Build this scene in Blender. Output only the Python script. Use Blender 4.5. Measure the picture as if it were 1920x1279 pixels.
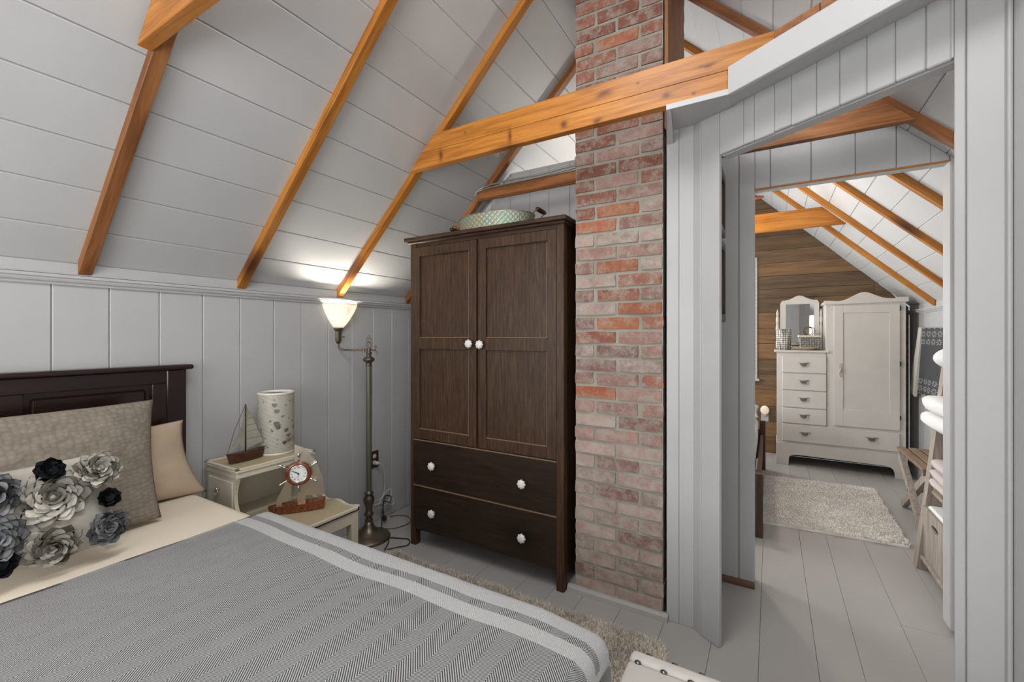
import bpy, bmesh, math, random
from mathutils import Vector, Matrix, Euler, noise
S = bpy.context.scene
for o in list(bpy.data.objects): bpy.data.objects.remove(o)
COL = S.collection
PI = math.pi
# ------------------------------------------------------------------ camera
cd = bpy.data.cameras.new('camera'); cam = bpy.data.objects.new('camera', cd); COL.objects.link(cam)
cd.sensor_width = 36; cd.lens = 821/1920*36; cd.shift_y = -10.5/1920; cd.clip_start = 0.02
cam.location = (0, 0, 1.27); cam.rotation_euler = (PI/2, 0, math.atan(485/821))
S.camera = cam
# ------------------------------------------------------------------ world, lights, exposure
w = bpy.data.worlds.new('world'); S.world = w; w.use_nodes = True
w.node_tree.nodes['Background'].inputs[0].default_value = (0.80, 0.88, 1, 1)
w.node_tree.nodes['Background'].inputs[1].default_value = 0.5
S.view_settings.view_transform = 'Standard'; S.view_settings.look = 'None'
S.view_settings.gamma = 1; S.view_settings.use_curve_mapping = False
S.view_settings.exposure = 0.04
def area(name, loc, tgt, sx, sy, power, col):
    l = bpy.data.lights.new(name, 'AREA'); l.shape = 'RECTANGLE'; l.size = sx; l.size_y = sy
    l.energy = power; l.color = col
    o = bpy.data.objects.new(name, l); COL.objects.link(o); o.location = loc
    o.rotation_euler = (Vector(tgt)-Vector(loc)).to_track_quat('-Z', 'Y').to_euler(); return o
def point(name, loc, power, col, rad):
    l = bpy.data.lights.new(name, 'POINT'); l.energy = power; l.color = col; l.shadow_soft_size = rad
    o = bpy.data.objects.new(name, l); COL.objects.link(o); o.location = loc; return o
area('rear_fill', (-0.95, -1.45, 1.35), (-0.9, 1.8, 1.60), 1.9, 1.5, 42, (0.985, 0.99, 1.0))  # soft fill added behind the camera, not a modelled window
area('right_fill', (0.88, -0.75, 1.25), (-1.6, 0.9, 1.0), 0.8, 0.9, 12, (0.93, 0.96, 1.0))  # unseen side fill added at the camera's right; no window stands there
area('bedroom_overhead_fill', (-0.60, 0.55, 3.02), (-0.72, 0.75, 0.0), 0.6, 2.2, 66, (0.99, 0.99, 1.0))  # added downward fill to lift bed and floor, no fixture hangs here
area('left_fill', (-2.1, -0.9, 1.25), (0.45, 1.5, 0.95), 0.8, 1.0, 10, (0.98, 0.99, 1.0))  # extra fill added to brighten the right-hand wall, no window behind it
area('hall_overhead_fill', (0.15, 2.12, 2.40), (0.2, 2.1, 0.0), 0.4, 0.25, 1.8, (0.98, 0.99, 1.0))  # fill added inside the hall, without any lamp fitting
area('far_room_window_daylight', (-1.4, 5.30, 1.5), (-0.2, 3.0, 1.2), 0.8, 1.1, 32, (0.95, 0.97, 1.0))
area('far_room_gable_daylight', (-1.9, 3.5, 1.25), (1.1, 4.0, 1.5), 0.9, 0.7, 32, (0.95, 0.97, 1.0))
point('reading_bulb', (-2.333, 1.802, 1.40), 46, (1.0, 0.93, 0.82), 0.028)
point('fan_bulb', (-0.62, 3.75, 2.12), 32, (1.0, 0.93, 0.84), 0.07)

# ------------------------------------------------------------------ materials
def nodes(name):
    m = bpy.data.materials.new(name); m.use_nodes = True
    nt = m.node_tree; b = nt.nodes['Principled BSDF']; return m, nt, b
def N(nt, t, **kw):
    n = nt.nodes.new(t)
    for k, v in kw.items(): setattr(n, k, v)
    return n
def L(nt, a, b): nt.links.new(a, b)
def ramp(nt, stops):
    r = N(nt, 'ShaderNodeValToRGB'); e = r.color_ramp.elements
    while len(e) < len(stops): e.new(0.5)
    for i, (p, c) in enumerate(stops): e[i].position = p; e[i].color = (*c, 1)
    return r
def coords(nt, scale=(1, 1, 1), rnd=True):
    tc = N(nt, 'ShaderNodeTexCoord'); mp = N(nt, 'ShaderNodeMapping'); mp.inputs['Scale'].default_value = scale
    if rnd:
        oi = N(nt, 'ShaderNodeObjectInfo'); mu = N(nt, 'ShaderNodeVectorMath', operation='SCALE')
        cx = N(nt, 'ShaderNodeCombineXYZ'); L(nt, oi.outputs['Random'], cx.inputs[0]); L(nt, oi.outputs['Random'], cx.inputs[1]); L(nt, oi.outputs['Random'], cx.inputs[2])
        L(nt, cx.outputs[0], mu.inputs[0]); mu.inputs['Scale'].default_value = 37.0
        ad = N(nt, 'ShaderNodeVectorMath', operation='ADD'); L(nt, tc.outputs['Object'], ad.inputs[0]); L(nt, mu.outputs[0], ad.inputs[1])
        L(nt, ad.outputs[0], mp.inputs['Vector'])
    else: L(nt, tc.outputs['Object'], mp.inputs['Vector'])
    return mp.outputs[0]
def noisetex(nt, vec, scale, detail=4, rough=0.55, dist=0.0):
    n = N(nt, 'ShaderNodeTexNoise'); n.inputs['Scale'].default_value = scale; n.inputs['Detail'].default_value = detail
    n.inputs['Roughness'].default_value = rough; n.inputs['Distortion'].default_value = dist
    L(nt, vec, n.inputs['Vector']); return n
def bump(nt, b, h, strength=0.2, dist=0.002):
    n = N(nt, 'ShaderNodeBump'); n.inputs['Strength'].default_value = strength; n.inputs['Distance'].default_value = dist
    L(nt, h, n.inputs['Height']); L(nt, n.outputs[0], b.inputs['Normal'])
def mix(nt, fac, a, b_, mode='MIX'):
    n = N(nt, 'ShaderNodeMix', data_type='RGBA', blend_type=mode)
    if isinstance(fac, (int, float)): n.inputs[0].default_value = fac
    else: L(nt, fac, n.inputs[0])
    for s, v in ((6, a), (7, b_)):
        if isinstance(v, tuple): n.inputs[s].default_value = (*v, 1)
        else: L(nt, v, n.inputs[s])
    return n.outputs[2]
def plain(name, col, rough=0.6, metal=0.0, spec=0.5, bscale=None, bstr=0.15, var=0.0):
    m, nt, b = nodes(name); b.inputs['Roughness'].default_value = rough; b.inputs['Metallic'].default_value = metal
    b.inputs['Specular IOR Level'].default_value = spec
    b.inputs['Base Color'].default_value = (*col, 1)
    v = coords(nt)
    if var:
        n = noisetex(nt, v, 6, 5); r = ramp(nt, [(0.35, tuple(c*(1-var) for c in col)), (0.65, tuple(min(1, c*(1+var)) for c in col))])
        L(nt, n.outputs[0], r.inputs[0]); L(nt, r.outputs[0], b.inputs['Base Color'])
    if bscale:
        n2 = noisetex(nt, v, bscale, 4); bump(nt, b, n2.outputs[0], bstr)
    return m
def wood(name, dark, mid, light, axis='X', sc=9.0, rough=0.5, knots=0.0, bstr=0.15, stretch=14, spec=0.4, knotcol=(0.09, 0.025, 0.008)):
    m, nt, b = nodes(name); b.inputs['Roughness'].default_value = rough; b.inputs['Specular IOR Level'].default_value = spec
    s = [stretch]*3; s['XYZ'.index(axis)] = 1.0
    v = coords(nt, tuple(x/stretch for x in s))
    n1 = noisetex(nt, v, sc*stretch/2, 8, 0.66, 0.9)
    r = ramp(nt, [(0.28, dark), (0.5, mid), (0.74, light)]); L(nt, n1.outputs[0], r.inputs[0])
    s2 = [60]*3; s2['XYZ'.index(axis)] = 1.5
    v2 = coords(nt, tuple(s2)); n2 = noisetex(nt, v2, 4, 3, 0.7)
    r2 = ramp(nt, [(0.3, (0.72, 0.72, 0.72)), (0.7, (1.1, 1.1, 1.1))]); L(nt, n2.outputs[0], r2.inputs[0])
    c = mix(nt, 0.8, r.outputs[0], r2.outputs[0], 'MULTIPLY')
    if knots:
        s3 = [1.0]*3; s3['XYZ'.index(axis)] = 0.45
        v3 = coords(nt, tuple(s3)); vo = N(nt, 'ShaderNodeTexVoronoi'); vo.inputs['Scale'].default_value = knots; L(nt, v3, vo.inputs['Vector'])
        r3 = ramp(nt, [(0.06, (0.95, 0.95, 0.95)), (0.15, (0.55, 0.55, 0.55)), (0.24, (0, 0, 0))]); L(nt, vo.outputs['Distance'], r3.inputs[0])
        c = mix(nt, r3.outputs[0], c, knotcol)
    L(nt, c, b.inputs['Base Color']); bump(nt, b, n2.outputs[0], bstr, 0.001)
    return m
def math_(nt, op, a, b_=None, c=None):
    n = N(nt, 'ShaderNodeMath', operation=op)
    for i, x in enumerate((a, b_, c)):
        if x is None: continue
        if isinstance(x, (int, float)): n.inputs[i].default_value = x
        else: L(nt, x, n.inputs[i])
    return n.outputs[0]
M = {}
KN = [(-1.46, 2.195, 0.012, 0.030), (-1.047, 2.196, 0.010, 0.034), (-0.772, 2.186, 0.018, 0.016), (-0.590, 2.269, 0.034, 0.014), (-0.622, 2.165, 0.022, 0.010), (-0.345, 2.193, 0.016, 0.011), (-0.245, 2.170, 0.009, 0.006), (-0.20, 2.262, 0.040, 0.009), (-1.30, 2.275, 0.006, 0.005), (-0.455, 2.27, 0.007, 0.005)]
def paint(name, col, rough=0.45, knots=True):
    m, nt, b = nodes(name); b.inputs['Roughness'].default_value = rough; b.inputs['Specular IOR Level'].default_value = 0.35
    v = coords(nt); n = noisetex(nt, v, 3.0, 5)
    r = ramp(nt, [(0.3, tuple(c*0.955 for c in col)), (0.7, tuple(min(1, c*1.03) for c in col))]); L(nt, n.outputs[0], r.inputs[0])
    c = r.outputs[0]
    if knots:
        vo = N(nt, 'ShaderNodeTexVoronoi'); vo.inputs['Scale'].default_value = 2.3; L(nt, v, vo.inputs['Vector'])
        r3 = ramp(nt, [(0.0, (0.75, 0.75, 0.75)), (0.035, (0.2, 0.2, 0.2)), (0.06, (0, 0, 0))]); L(nt, vo.outputs['Distance'], r3.inputs[0])
        c = mix(nt, r3.outputs[0], c, tuple(x*0.85 for x in col))
    L(nt, c, b.inputs['Base Color'])
    n2 = noisetex(nt, v, 60, 3); bump(nt, b, n2.outputs[0], 0.06, 0.001)
    return m
M['white'] = paint('white_paint', (0.475, 0.477, 0.472))
M['ceil'] = paint('ceiling_paint', (0.55, 0.553, 0.55))
M['whitetrim'] = paint('white_trim_paint', (0.485, 0.485, 0.48), 0.4, False)
M['floor'] = paint('grey_floor_paint', (0.40, 0.383, 0.363), 0.42, False)
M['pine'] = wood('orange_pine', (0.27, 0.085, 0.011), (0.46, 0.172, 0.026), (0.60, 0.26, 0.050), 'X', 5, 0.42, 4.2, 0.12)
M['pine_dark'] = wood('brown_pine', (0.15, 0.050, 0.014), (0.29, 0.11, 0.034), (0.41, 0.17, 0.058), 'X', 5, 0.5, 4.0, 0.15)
M['pineZ'] = wood('rough_plank_wood', (0.16, 0.065, 0.030), (0.36, 0.165, 0.080), (0.50, 0.25, 0.13), 'Z', 7, 0.7, 0, 0.5)
M['mortar'] = plain('mortar', (0.33, 0.31, 0.26), 0.95, 0, 0.1, 90, 0.6, 0.15)
def brickmat(name, a, b2, smear, amt):
    m, nt, b = nodes(name); b.inputs['Roughness'].default_value = 0.93; b.inputs['Specular IOR Level'].default_value = 0.15
    v = coords(nt); n = noisetex(nt, v, 12, 6, 0.65); r = ramp(nt, [(0.35, a), (0.65, b2)]); L(nt, n.outputs[0], r.inputs[0])
    oi = N(nt, 'ShaderNodeObjectInfo')
    hs = N(nt, 'ShaderNodeHueSaturation'); mr = N(nt, 'ShaderNodeMapRange'); L(nt, oi.outputs['Random'], mr.inputs[0]); mr.inputs[3].default_value = 0.72; mr.inputs[4].default_value = 1.25
    L(nt, mr.outputs[0], hs.inputs['Value']); L(nt, r.outputs[0], hs.inputs['Color'])
    n3 = noisetex(nt, v, 22, 8, 0.75); r3 = ramp(nt, [(0.5-amt*0.5, (0, 0, 0)), (0.62, (0.75, 0.75, 0.75))]); L(nt, n3.outputs[0], r3.inputs[0])
    c = mix(nt, r3.outputs[0], hs.outputs[0], smear); L(nt, c, b.inputs['Base Color'])
    n4 = noisetex(nt, v, 70, 5); bump(nt, b, n4.outputs[0], 0.7, 0.003); return m
SM = (0.37, 0.33, 0.28)
M['brick_mauve'] = brickmat('mauve_brick', (0.25, 0.135, 0.110), (0.34, 0.205, 0.175), SM, 0.12)
M['brick_red'] = brickmat('red_brick', (0.23, 0.088, 0.062), (0.31, 0.15, 0.11), SM, 0.06)
M['brick_orange'] = brickmat('orange_brick', (0.32, 0.100, 0.052), (0.37, 0.165, 0.100), (0.37, 0.27, 0.20), 0.06)
M['brick_pale'] = brickmat('pale_brick', (0.29, 0.185, 0.16), (0.38, 0.27, 0.235), (0.43, 0.39, 0.33), 0.25)
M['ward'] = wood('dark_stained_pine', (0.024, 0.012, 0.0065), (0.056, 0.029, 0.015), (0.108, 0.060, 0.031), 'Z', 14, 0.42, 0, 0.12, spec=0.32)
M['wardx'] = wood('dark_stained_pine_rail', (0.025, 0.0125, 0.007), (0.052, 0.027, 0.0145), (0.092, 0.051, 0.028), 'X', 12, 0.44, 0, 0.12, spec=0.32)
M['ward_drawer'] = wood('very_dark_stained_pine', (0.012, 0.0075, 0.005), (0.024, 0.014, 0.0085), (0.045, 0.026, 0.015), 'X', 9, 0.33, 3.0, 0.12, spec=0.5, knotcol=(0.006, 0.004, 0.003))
M['edge'] = plain('lit_edge_wood', (0.20, 0.13, 0.08), 0.5)  # paler tone paints light catching the panel edges; drawer edges share it
M['black_in'] = plain('dark_void_paint', (0.012, 0.011, 0.010), 0.8)
M['head'] = wood('espresso_wood', (0.009, 0.004, 0.003), (0.016, 0.006, 0.005), (0.026, 0.010, 0.007), 'Y', 6, 0.22, 0, 0.05, spec=0.6)
M['ceramic'] = plain('white_ceramic', (0.74, 0.72, 0.68), 0.12, 0, 0.6)
M['vase'] = plain('cream_glazed_ceramic', (0.74, 0.71, 0.63), 0.18, 0, 0.6, 45, 0.5)
M['cream'] = plain('cream_paint', (0.64, 0.585, 0.47), 0.42, 0, 0.4, 40, 0.05, 0.04)
M['bronze'] = plain('antique_bronze', (0.145, 0.118, 0.088), 0.38, 0.75, 0.5, 30, 0.1, 0.2)
M['pole'] = plain('olive_metal', (0.125, 0.128, 0.090), 0.42, 0.35)
M['chrome'] = plain('polished_metal', (0.78, 0.77, 0.75), 0.14, 1.0)
M['brushed'] = plain('brushed_metal', (0.66, 0.58, 0.47), 0.32, 0.9)
M['brass'] = plain('aged_brass', (0.22, 0.135, 0.06), 0.38, 0.85)
M['rosewood'] = wood('polished_rosewood', (0.055, 0.012, 0.006), (0.17, 0.042, 0.016), (0.36, 0.13, 0.045), 'Y', 16, 0.16, 0, 0.03, spec=0.7)
M['walnut'] = wood('dark_walnut', (0.03, 0.01, 0.006), (0.075, 0.025, 0.013), (0.13, 0.05, 0.026), 'Y', 16, 0.35)
M['sail'] = plain('weathered_sail_wood', (0.34, 0.34, 0.27), 0.55, 0.1, 0.4, 60, 0.4, 0.2)
M['dial'] = plain('clock_dial', (0.74, 0.76, 0.74), 0.3)
M['black'] = plain('black_plastic', (0.012, 0.012, 0.012), 0.4)
M['whitecord'] = plain('white_plastic', (0.62, 0.62, 0.60), 0.35)
M['sheet'] = plain('cream_sheet', (0.76, 0.675, 0.55), 0.9, 0, 0.15, 120, 0.2)
M['linen'] = plain('tan_linen', (0.50, 0.395, 0.29), 0.95, 0, 0.1, 260, 0.35, 0.06)
M['bench'] = plain('oatmeal_linen', (0.60, 0.575, 0.53), 0.95, 0, 0.1, 300, 0.4, 0.05)
M['felt'] = plain('beige_felt', (0.43, 0.395, 0.345), 1.0, 0, 0.05, 200, 0.5, 0.12)
M['felt_cream'] = plain('cream_felt', (0.62, 0.585, 0.515), 1.0, 0, 0.05, 200, 0.5, 0.14)
M['felt_grey'] = plain('grey_felt', (0.30, 0.303, 0.308), 1.0, 0, 0.05, 200, 0.5, 0.18)
M['felt_taupe'] = plain('taupe_felt', (0.48, 0.445, 0.38), 1.0, 0, 0.05, 200, 0.5, 0.14)
M['felt_black'] = plain('black_felt', (0.018, 0.019, 0.021), 1.0, 0, 0.05, 200, 0.5)
M['shag'] = plain('taupe_shag', (0.70, 0.635, 0.55), 0.95, 0, 0.1, None, 0, 0.22)
M['shagw'] = plain('white_shag', (0.92, 0.89, 0.83), 0.95, 0, 0.1, None, 0, 0.08)
M['dresser'] = plain('warm_white_enamel', (0.60, 0.575, 0.53), 0.4, 0, 0.4, 30, 0.04, 0.03)
M['greywood'] = wood('weathered_grey_wood', (0.20, 0.16, 0.13), (0.36, 0.31, 0.26), (0.50, 0.45, 0.39), 'Z', 8, 0.8, 0, 0.3)
M['brownwood'] = wood('weathered_brown_wood', (0.13, 0.078, 0.045), (0.24, 0.16, 0.10), (0.36, 0.26, 0.18), 'Y', 8, 0.7, 0, 0.3)
M['whitefab'] = plain('white_cotton', (0.76, 0.76, 0.74), 0.9, 0, 0.1, 50, 0.3)
M['pinkfab'] = plain('blush_cotton', (0.56, 0.50, 0.475), 0.9, 0, 0.1, 50, 0.4)
M['redwood'] = plain('red_brown_blade', (0.22, 0.045, 0.02), 0.4)
M['glassmir'] = plain('mirror_glass', (0.86, 0.86, 0.86), 0.02, 1.0)
M['browntrim'] = wood('brown_base_moulding', (0.07, 0.03, 0.018), (0.13, 0.06, 0.036), (0.19, 0.095, 0.06), 'X', 6, 0.5)
M['darkframe'] = wood('dark_frame_wood', (0.03, 0.017, 0.011), (0.07, 0.04, 0.026), (0.12, 0.07, 0.045), 'Z', 9, 0.4)
M['pull'] = plain('painted_pewter', (0.42, 0.405, 0.375), 0.35, 0.35)
M['nail'] = plain('dark_nickel', (0.22, 0.20, 0.18), 0.22, 1.0)
M['galv'] = plain('galvanised_conduit', (0.42, 0.41, 0.38), 0.35, 0.8)
M['print'] = plain('framed_print', (0.45, 0.42, 0.36), 0.5, 0, 0.5, None, 0, 0.3)
# lamp glass
m, nt, b = nodes('milk_glass'); out = nt.nodes['Material Output']
b.inputs['Base Color'].default_value = (0.5, 0.49, 0.47, 1); b.inputs['Roughness'].default_value = 0.2
b.inputs['Emission Color'].default_value = (1.0, 0.95, 0.86, 1); b.inputs['Emission Strength'].default_value = 0.5
tr = N(nt, 'ShaderNodeBsdfTranslucent'); tr.inputs[0].default_value = (0.56, 0.50, 0.42, 1); mx = N(nt, 'ShaderNodeMixShader'); mx.inputs[0].default_value = 0.45
L(nt, b.outputs[0], mx.inputs[1]); L(nt, tr.outputs[0], mx.inputs[2]); L(nt, mx.outputs[0], out.inputs[0]); M['milk'] = m
m, nt, b = nodes('fan_glass'); b.inputs['Emission Color'].default_value = (1, 0.85, 0.65, 1); b.inputs['Emission Strength'].default_value = 3; M['fanglass'] = m
m, nt, b = nodes('night_light_glow'); b.inputs['Base Color'].default_value = (0.9, 0.8, 0.62, 1); b.inputs['Emission Color'].default_value = (1, 0.8, 0.5, 1); b.inputs['Emission Strength'].default_value = 0.12; M['glow'] = m
# long collar beam: the same orange pine with its own dark knots
m = M['pine'].copy(); m.name = 'knotty_orange_pine'; nt = m.node_tree; b = nt.nodes['Principled BSDF']
src = b.inputs['Base Color'].links[0].from_socket; v = coords(nt, rnd=False); nz = noisetex(nt, v, 26, 3)
dv = N(nt, 'ShaderNodeVectorMath', operation='SCALE'); L(nt, nz.outputs[1], dv.inputs[0]); dv.inputs['Scale'].default_value = 0.022
dd = N(nt, 'ShaderNodeVectorMath', operation='ADD'); L(nt, v, dd.inputs[0]); L(nt, dv.outputs[0], dd.inputs[1]); sp = N(nt, 'ShaderNodeSeparateXYZ'); L(nt, dd.outputs[0], sp.inputs[0])
tot = None
for kx, kz, ra, rb in KN:
    ex = math_(nt, 'MULTIPLY', math_(nt, 'SUBTRACT', sp.outputs[0], kx+0.011), 1/ra); ez_ = math_(nt, 'MULTIPLY', math_(nt, 'SUBTRACT', sp.outputs[2], kz+0.011), 1/rb)
    e = math_(nt, 'EXPONENT', math_(nt, 'MULTIPLY', math_(nt, 'ADD', math_(nt, 'MULTIPLY', ex, ex), math_(nt, 'MULTIPLY', ez_, ez_)), -1.0))
    tot = e if tot is None else math_(nt, 'MAXIMUM', tot, e)
L(nt, mix(nt, math_(nt, 'MULTIPLY', tot, 0.93), src, (0.10, 0.022, 0.006)), b.inputs['Base Color']); M['beam'] = m
# far-room brown boards: each board its own tint
m, nt, b = nodes('barn_board'); b.inputs['Roughness'].default_value = 0.65
v = coords(nt, (1, 10, 10)); n = noisetex(nt, v, 2.6, 6, 0.6, 0.4)
r = ramp(nt, [(0.3, (0.115, 0.062, 0.026)), (0.7, (0.24, 0.145, 0.07))]); L(nt, n.outputs[0], r.inputs[0])
oi = N(nt, 'ShaderNodeObjectInfo'); r2 = ramp(nt, [(0.0, (0.62, 0.66, 0.72)), (0.45, (1.0, 1.0, 1.0)), (1.0, (1.25, 1.12, 0.98))]); L(nt, oi.outputs['Random'], r2.inputs[0])
L(nt, mix(nt, 1.0, r.outputs[0], r2.outputs[0], 'MULTIPLY'), b.inputs['Base Color']); bump(nt, b, n.outputs[0], 0.2, 0.002); M['barn'] = m
# herringbone throw: UV.x = metres along the bed, UV.y = metres from the hem edge
m, nt, b = nodes('herringbone_weave'); b.inputs['Roughness'].default_value = 0.95; b.inputs['Specular IOR Level'].default_value = 0.1
uv = N(nt, 'ShaderNodeUVMap'); sp = N(nt, 'ShaderNodeSeparateXYZ'); L(nt, uv.outputs[0], sp.inputs[0])
X, Y = sp.outputs[0], sp.outputs[1]
X2 = math_(nt, 'ADD', X, 0.022)
tri = math_(nt, 'PINGPONG', X2, 0.044)
strong = math_(nt, 'GREATER_THAN', math_(nt, 'FRACT', math_(nt, 'DIVIDE', X2, 0.088)), 0.5)
ph = math_(nt, 'ADD', Y, math_(nt, 'MULTIPLY', tri, 1.1))
s1 = math_(nt, 'SINE', math_(nt, 'MULTIPLY', ph, 2*PI/0.0068))
s2_ = math_(nt, 'MULTIPLY', math_(nt, 'SINE', math_(nt, 'MULTIPLY', ph, 2*PI/0.0050)), 0.62)
s = math_(nt, 'ADD', math_(nt, 'MULTIPLY', s1, strong), math_(nt, 'MULTIPLY', s2_, math_(nt, 'SUBTRACT', 1.0, strong)))
ln = math_(nt, 'MULTIPLY_ADD', s, 0.5, 0.5)
def band(lo, hi): return math_(nt, 'MULTIPLY', math_(nt, 'GREATER_THAN', Y, lo), math_(nt, 'LESS_THAN', Y, hi))
isw = math_(nt, 'MAXIMUM', math_(nt, 'MULTIPLY', band(-0.024, 0.040), 1), band(0.066, 0.111))
isw = math_(nt, 'MAXIMUM', isw, math_(nt, 'GREATER_THAN', X, 9.712))
rg = ramp(nt, [(0.22, (0.105, 0.108, 0.114)), (0.78, (0.80, 0.80, 0.79))]); L(nt, ln, rg.inputs[0])
rw = ramp(nt, [(0.25, (0.70, 0.70, 0.69)), (0.75, (0.86, 0.86, 0.85))]); L(nt, ln, rw.inputs[0])
nz = noisetex(nt, coords(nt, rnd=False), 350, 2); rn = ramp(nt, [(0.3, (0.86, 0.86, 0.86)), (0.7, (1.08, 1.08, 1.08))]); L(nt, nz.outputs[0], rn.inputs[0])
c = mix(nt, isw, rg.outputs[0], rw.outputs[0]); c = mix(nt, 1.0, c, rn.outputs[0], 'MULTIPLY')
L(nt, c, b.inputs['Base Color']); bump(nt, b, ln, 0.25, 0.001); M['throw'] = m
# quilted sham
m, nt, b = nodes('quilted_taupe'); b.inputs['Roughness'].default_value = 0.9; b.inputs['Base Color'].default_value = (0.175, 0.148, 0.115, 1)
v = coords(nt, (1, 1, 1.5), False); vo = N(nt, 'ShaderNodeTexVoronoi'); vo.inputs['Scale'].default_value = 52; vo.inputs['Randomness'].default_value = 0.55; L(nt, v, vo.inputs['Vector'])
inv = math_(nt, 'SUBTRACT', 1.0, vo.outputs['Distance']); bump(nt, b, inv, 0.4, 0.007)
r = ramp(nt, [(0.2, (0.245, 0.21, 0.165)), (0.75, (0.195, 0.165, 0.128))]); L(nt, vo.outputs['Distance'], r.inputs[0]); L(nt, r.outputs[0], b.inputs['Base Color']); M['quilt'] = m
# cane
m, nt, b = nodes('woven_cane'); b.inputs['Roughness'].default_value = 0.6
v = coords(nt, rnd=False); sp = N(nt, 'ShaderNodeSeparateXYZ'); L(nt, v, sp.inputs[0])
a = math_(nt, 'SINE', math_(nt, 'MULTIPLY', sp.outputs[0], 2*PI/0.007)); c2 = math_(nt, 'SINE', math_(nt, 'MULTIPLY', sp.outputs[1], 2*PI/0.007))
pq = math_(nt, 'MULTIPLY', a, c2); r = ramp(nt, [(0.35, (0.30, 0.235, 0.125)), (0.65, (0.60, 0.51, 0.34))]); L(nt, math_(nt, 'MULTIPLY_ADD', pq, 0.5, 0.5), r.inputs[0])
L(nt, r.outputs[0], b.inputs['Base Color']); bump(nt, b, pq, 0.4, 0.001); M['cane'] = m
# embossed quatrefoil tin
m, nt, b = nodes('embossed_tin'); b.inputs['Roughness'].default_value = 0.42; b.inputs['Metallic'].default_value = 0.35
uv = N(nt, 'ShaderNodeUVMap'); sp = N(nt, 'ShaderNodeSeparateXYZ'); L(nt, uv.outputs[0], sp.inputs[0])
u_ = math_(nt, 'ADD', sp.outputs[0], sp.outputs[1]); w_ = math_(nt, 'SUBTRACT', sp.outputs[0], sp.outputs[1])
g1 = math_(nt, 'ABSOLUTE', math_(nt, 'SINE', math_(nt, 'MULTIPLY', u_, PI))); g2 = math_(nt, 'ABSOLUTE', math_(nt, 'SINE', math_(nt, 'MULTIPLY', w_, PI)))
g = math_(nt, 'MINIMUM', g1, g2); r = ramp(nt, [(0.06, (0.17, 0.15, 0.11)), (0.22, (0.44, 0.45, 0.38))]); L(nt, g, r.inputs[0])
nz = noisetex(nt, coords(nt, rnd=False), 9, 3); rz = ramp(nt, [(0.45, (1.05, 0.96, 0.80)), (0.66, (0.78, 1.0, 0.92))]); L(nt, nz.outputs[0], rz.inputs[0])
L(nt, mix(nt, 1.0, r.outputs[0], rz.outputs[0], 'MULTIPLY'), b.inputs['Base Color']); bump(nt, b, g, 0.5, 0.004); M['tin'] = m
# lace cloth
m, nt, b = nodes('grey_lace_print'); b.inputs['Roughness'].default_value = 0.9
uv = N(nt, 'ShaderNodeUVMap'); sp = N(nt, 'ShaderNodeSeparateXYZ'); L(nt, uv.outputs[0], sp.inputs[0]); U_, V_ = sp.outputs[0], sp.outputs[1]
edge = math_(nt, 'ABSOLUTE', math_(nt, 'SUBTRACT', V_, 0.5))
inb = math_(nt, 'GREATER_THAN', edge, 0.26)
fu = math_(nt, 'SUBTRACT', math_(nt, 'FRACT', math_(nt, 'MULTIPLY', U_, 6)), 0.5)
fv = math_(nt, 'SUBTRACT', math_(nt, 'FRACT', math_(nt, 'MULTIPLY', edge, 8.5)), 0.5)
rad = math_(nt, 'SQRT', math_(nt, 'ADD', math_(nt, 'MULTIPLY', fu, fu), math_(nt, 'MULTIPLY', fv, fv)))
ang = math_(nt, 'ARCTAN2', fv, fu); pet = math_(nt, 'GREATER_THAN', math_(nt, 'COSINE', math_(nt, 'MULTIPLY', ang, 8)), 0.0)
ring = math_(nt, 'MULTIPLY', math_(nt, 'LESS_THAN', rad, 0.40), math_(nt, 'GREATER_THAN', rad, 0.14))
fl = math_(nt, 'MULTIPLY', math_(nt, 'MULTIPLY', pet, ring), inb)
L(nt, mix(nt, fl, (0.14, 0.145, 0.15), (0.62, 0.62, 0.61)), b.inputs['Base Color']); M['lace'] = m
# beaded basket
m, nt, b = nodes('beaded_weave'); b.inputs['Roughness'].default_value = 0.5
v = coords(nt, rnd=False); vo = N(nt, 'ShaderNodeTexVoronoi'); vo.inputs['Scale'].default_value = 48; vo.inputs['Randomness'].default_value = 0.15; L(nt, v, vo.inputs['Vector'])
r = ramp(nt, [(0.25, (0.72, 0.70, 0.64)), (0.6, (0.12, 0.115, 0.10))]); L(nt, vo.outputs['Distance'], r.inputs[0]); L(nt, r.outputs[0], b.inputs['Base Color']); M['beads'] = m

# ------------------------------------------------------------------ mesh helpers
def link(name, me, mat, parent=None, smooth=False, local=False, loc=None, rot=None):
    o = bpy.data.objects.new(name, me); COL.objects.link(o)
    if mat is not None and not me.materials: me.materials.append(M[mat] if isinstance(mat, str) else mat)
    if smooth: me.polygons.foreach_set('use_smooth', [True]*len(me.polygons))
    if loc is not None: o.location = loc
    if rot is not None: o.rotation_euler = rot
    if parent is not None:
        o.parent = parent
        if not local:
            p = parent; mw = Matrix.LocRotScale(p.location, p.rotation_euler, p.scale)
            while p.parent is not None:
                p = p.parent
                mw = Matrix.LocRotScale(p.location, p.rotation_euler, p.scale) @ mw if not p.get('_inv') else mw
            o.matrix_parent_inverse = world_of(parent).inverted()
    return o
def world_of(p):
    m_ = Matrix.LocRotScale(p.location, p.rotation_euler, p.scale)
    if p.parent is None: return m_
    return world_of(p.parent) @ p.matrix_parent_inverse @ m_
def me_from(bm, name='mesh'):
    me = bpy.data.meshes.new(name); bmesh.ops.recalc_face_normals(bm, faces=bm.faces); bm.to_mesh(me); bm.free(); return me
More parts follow.
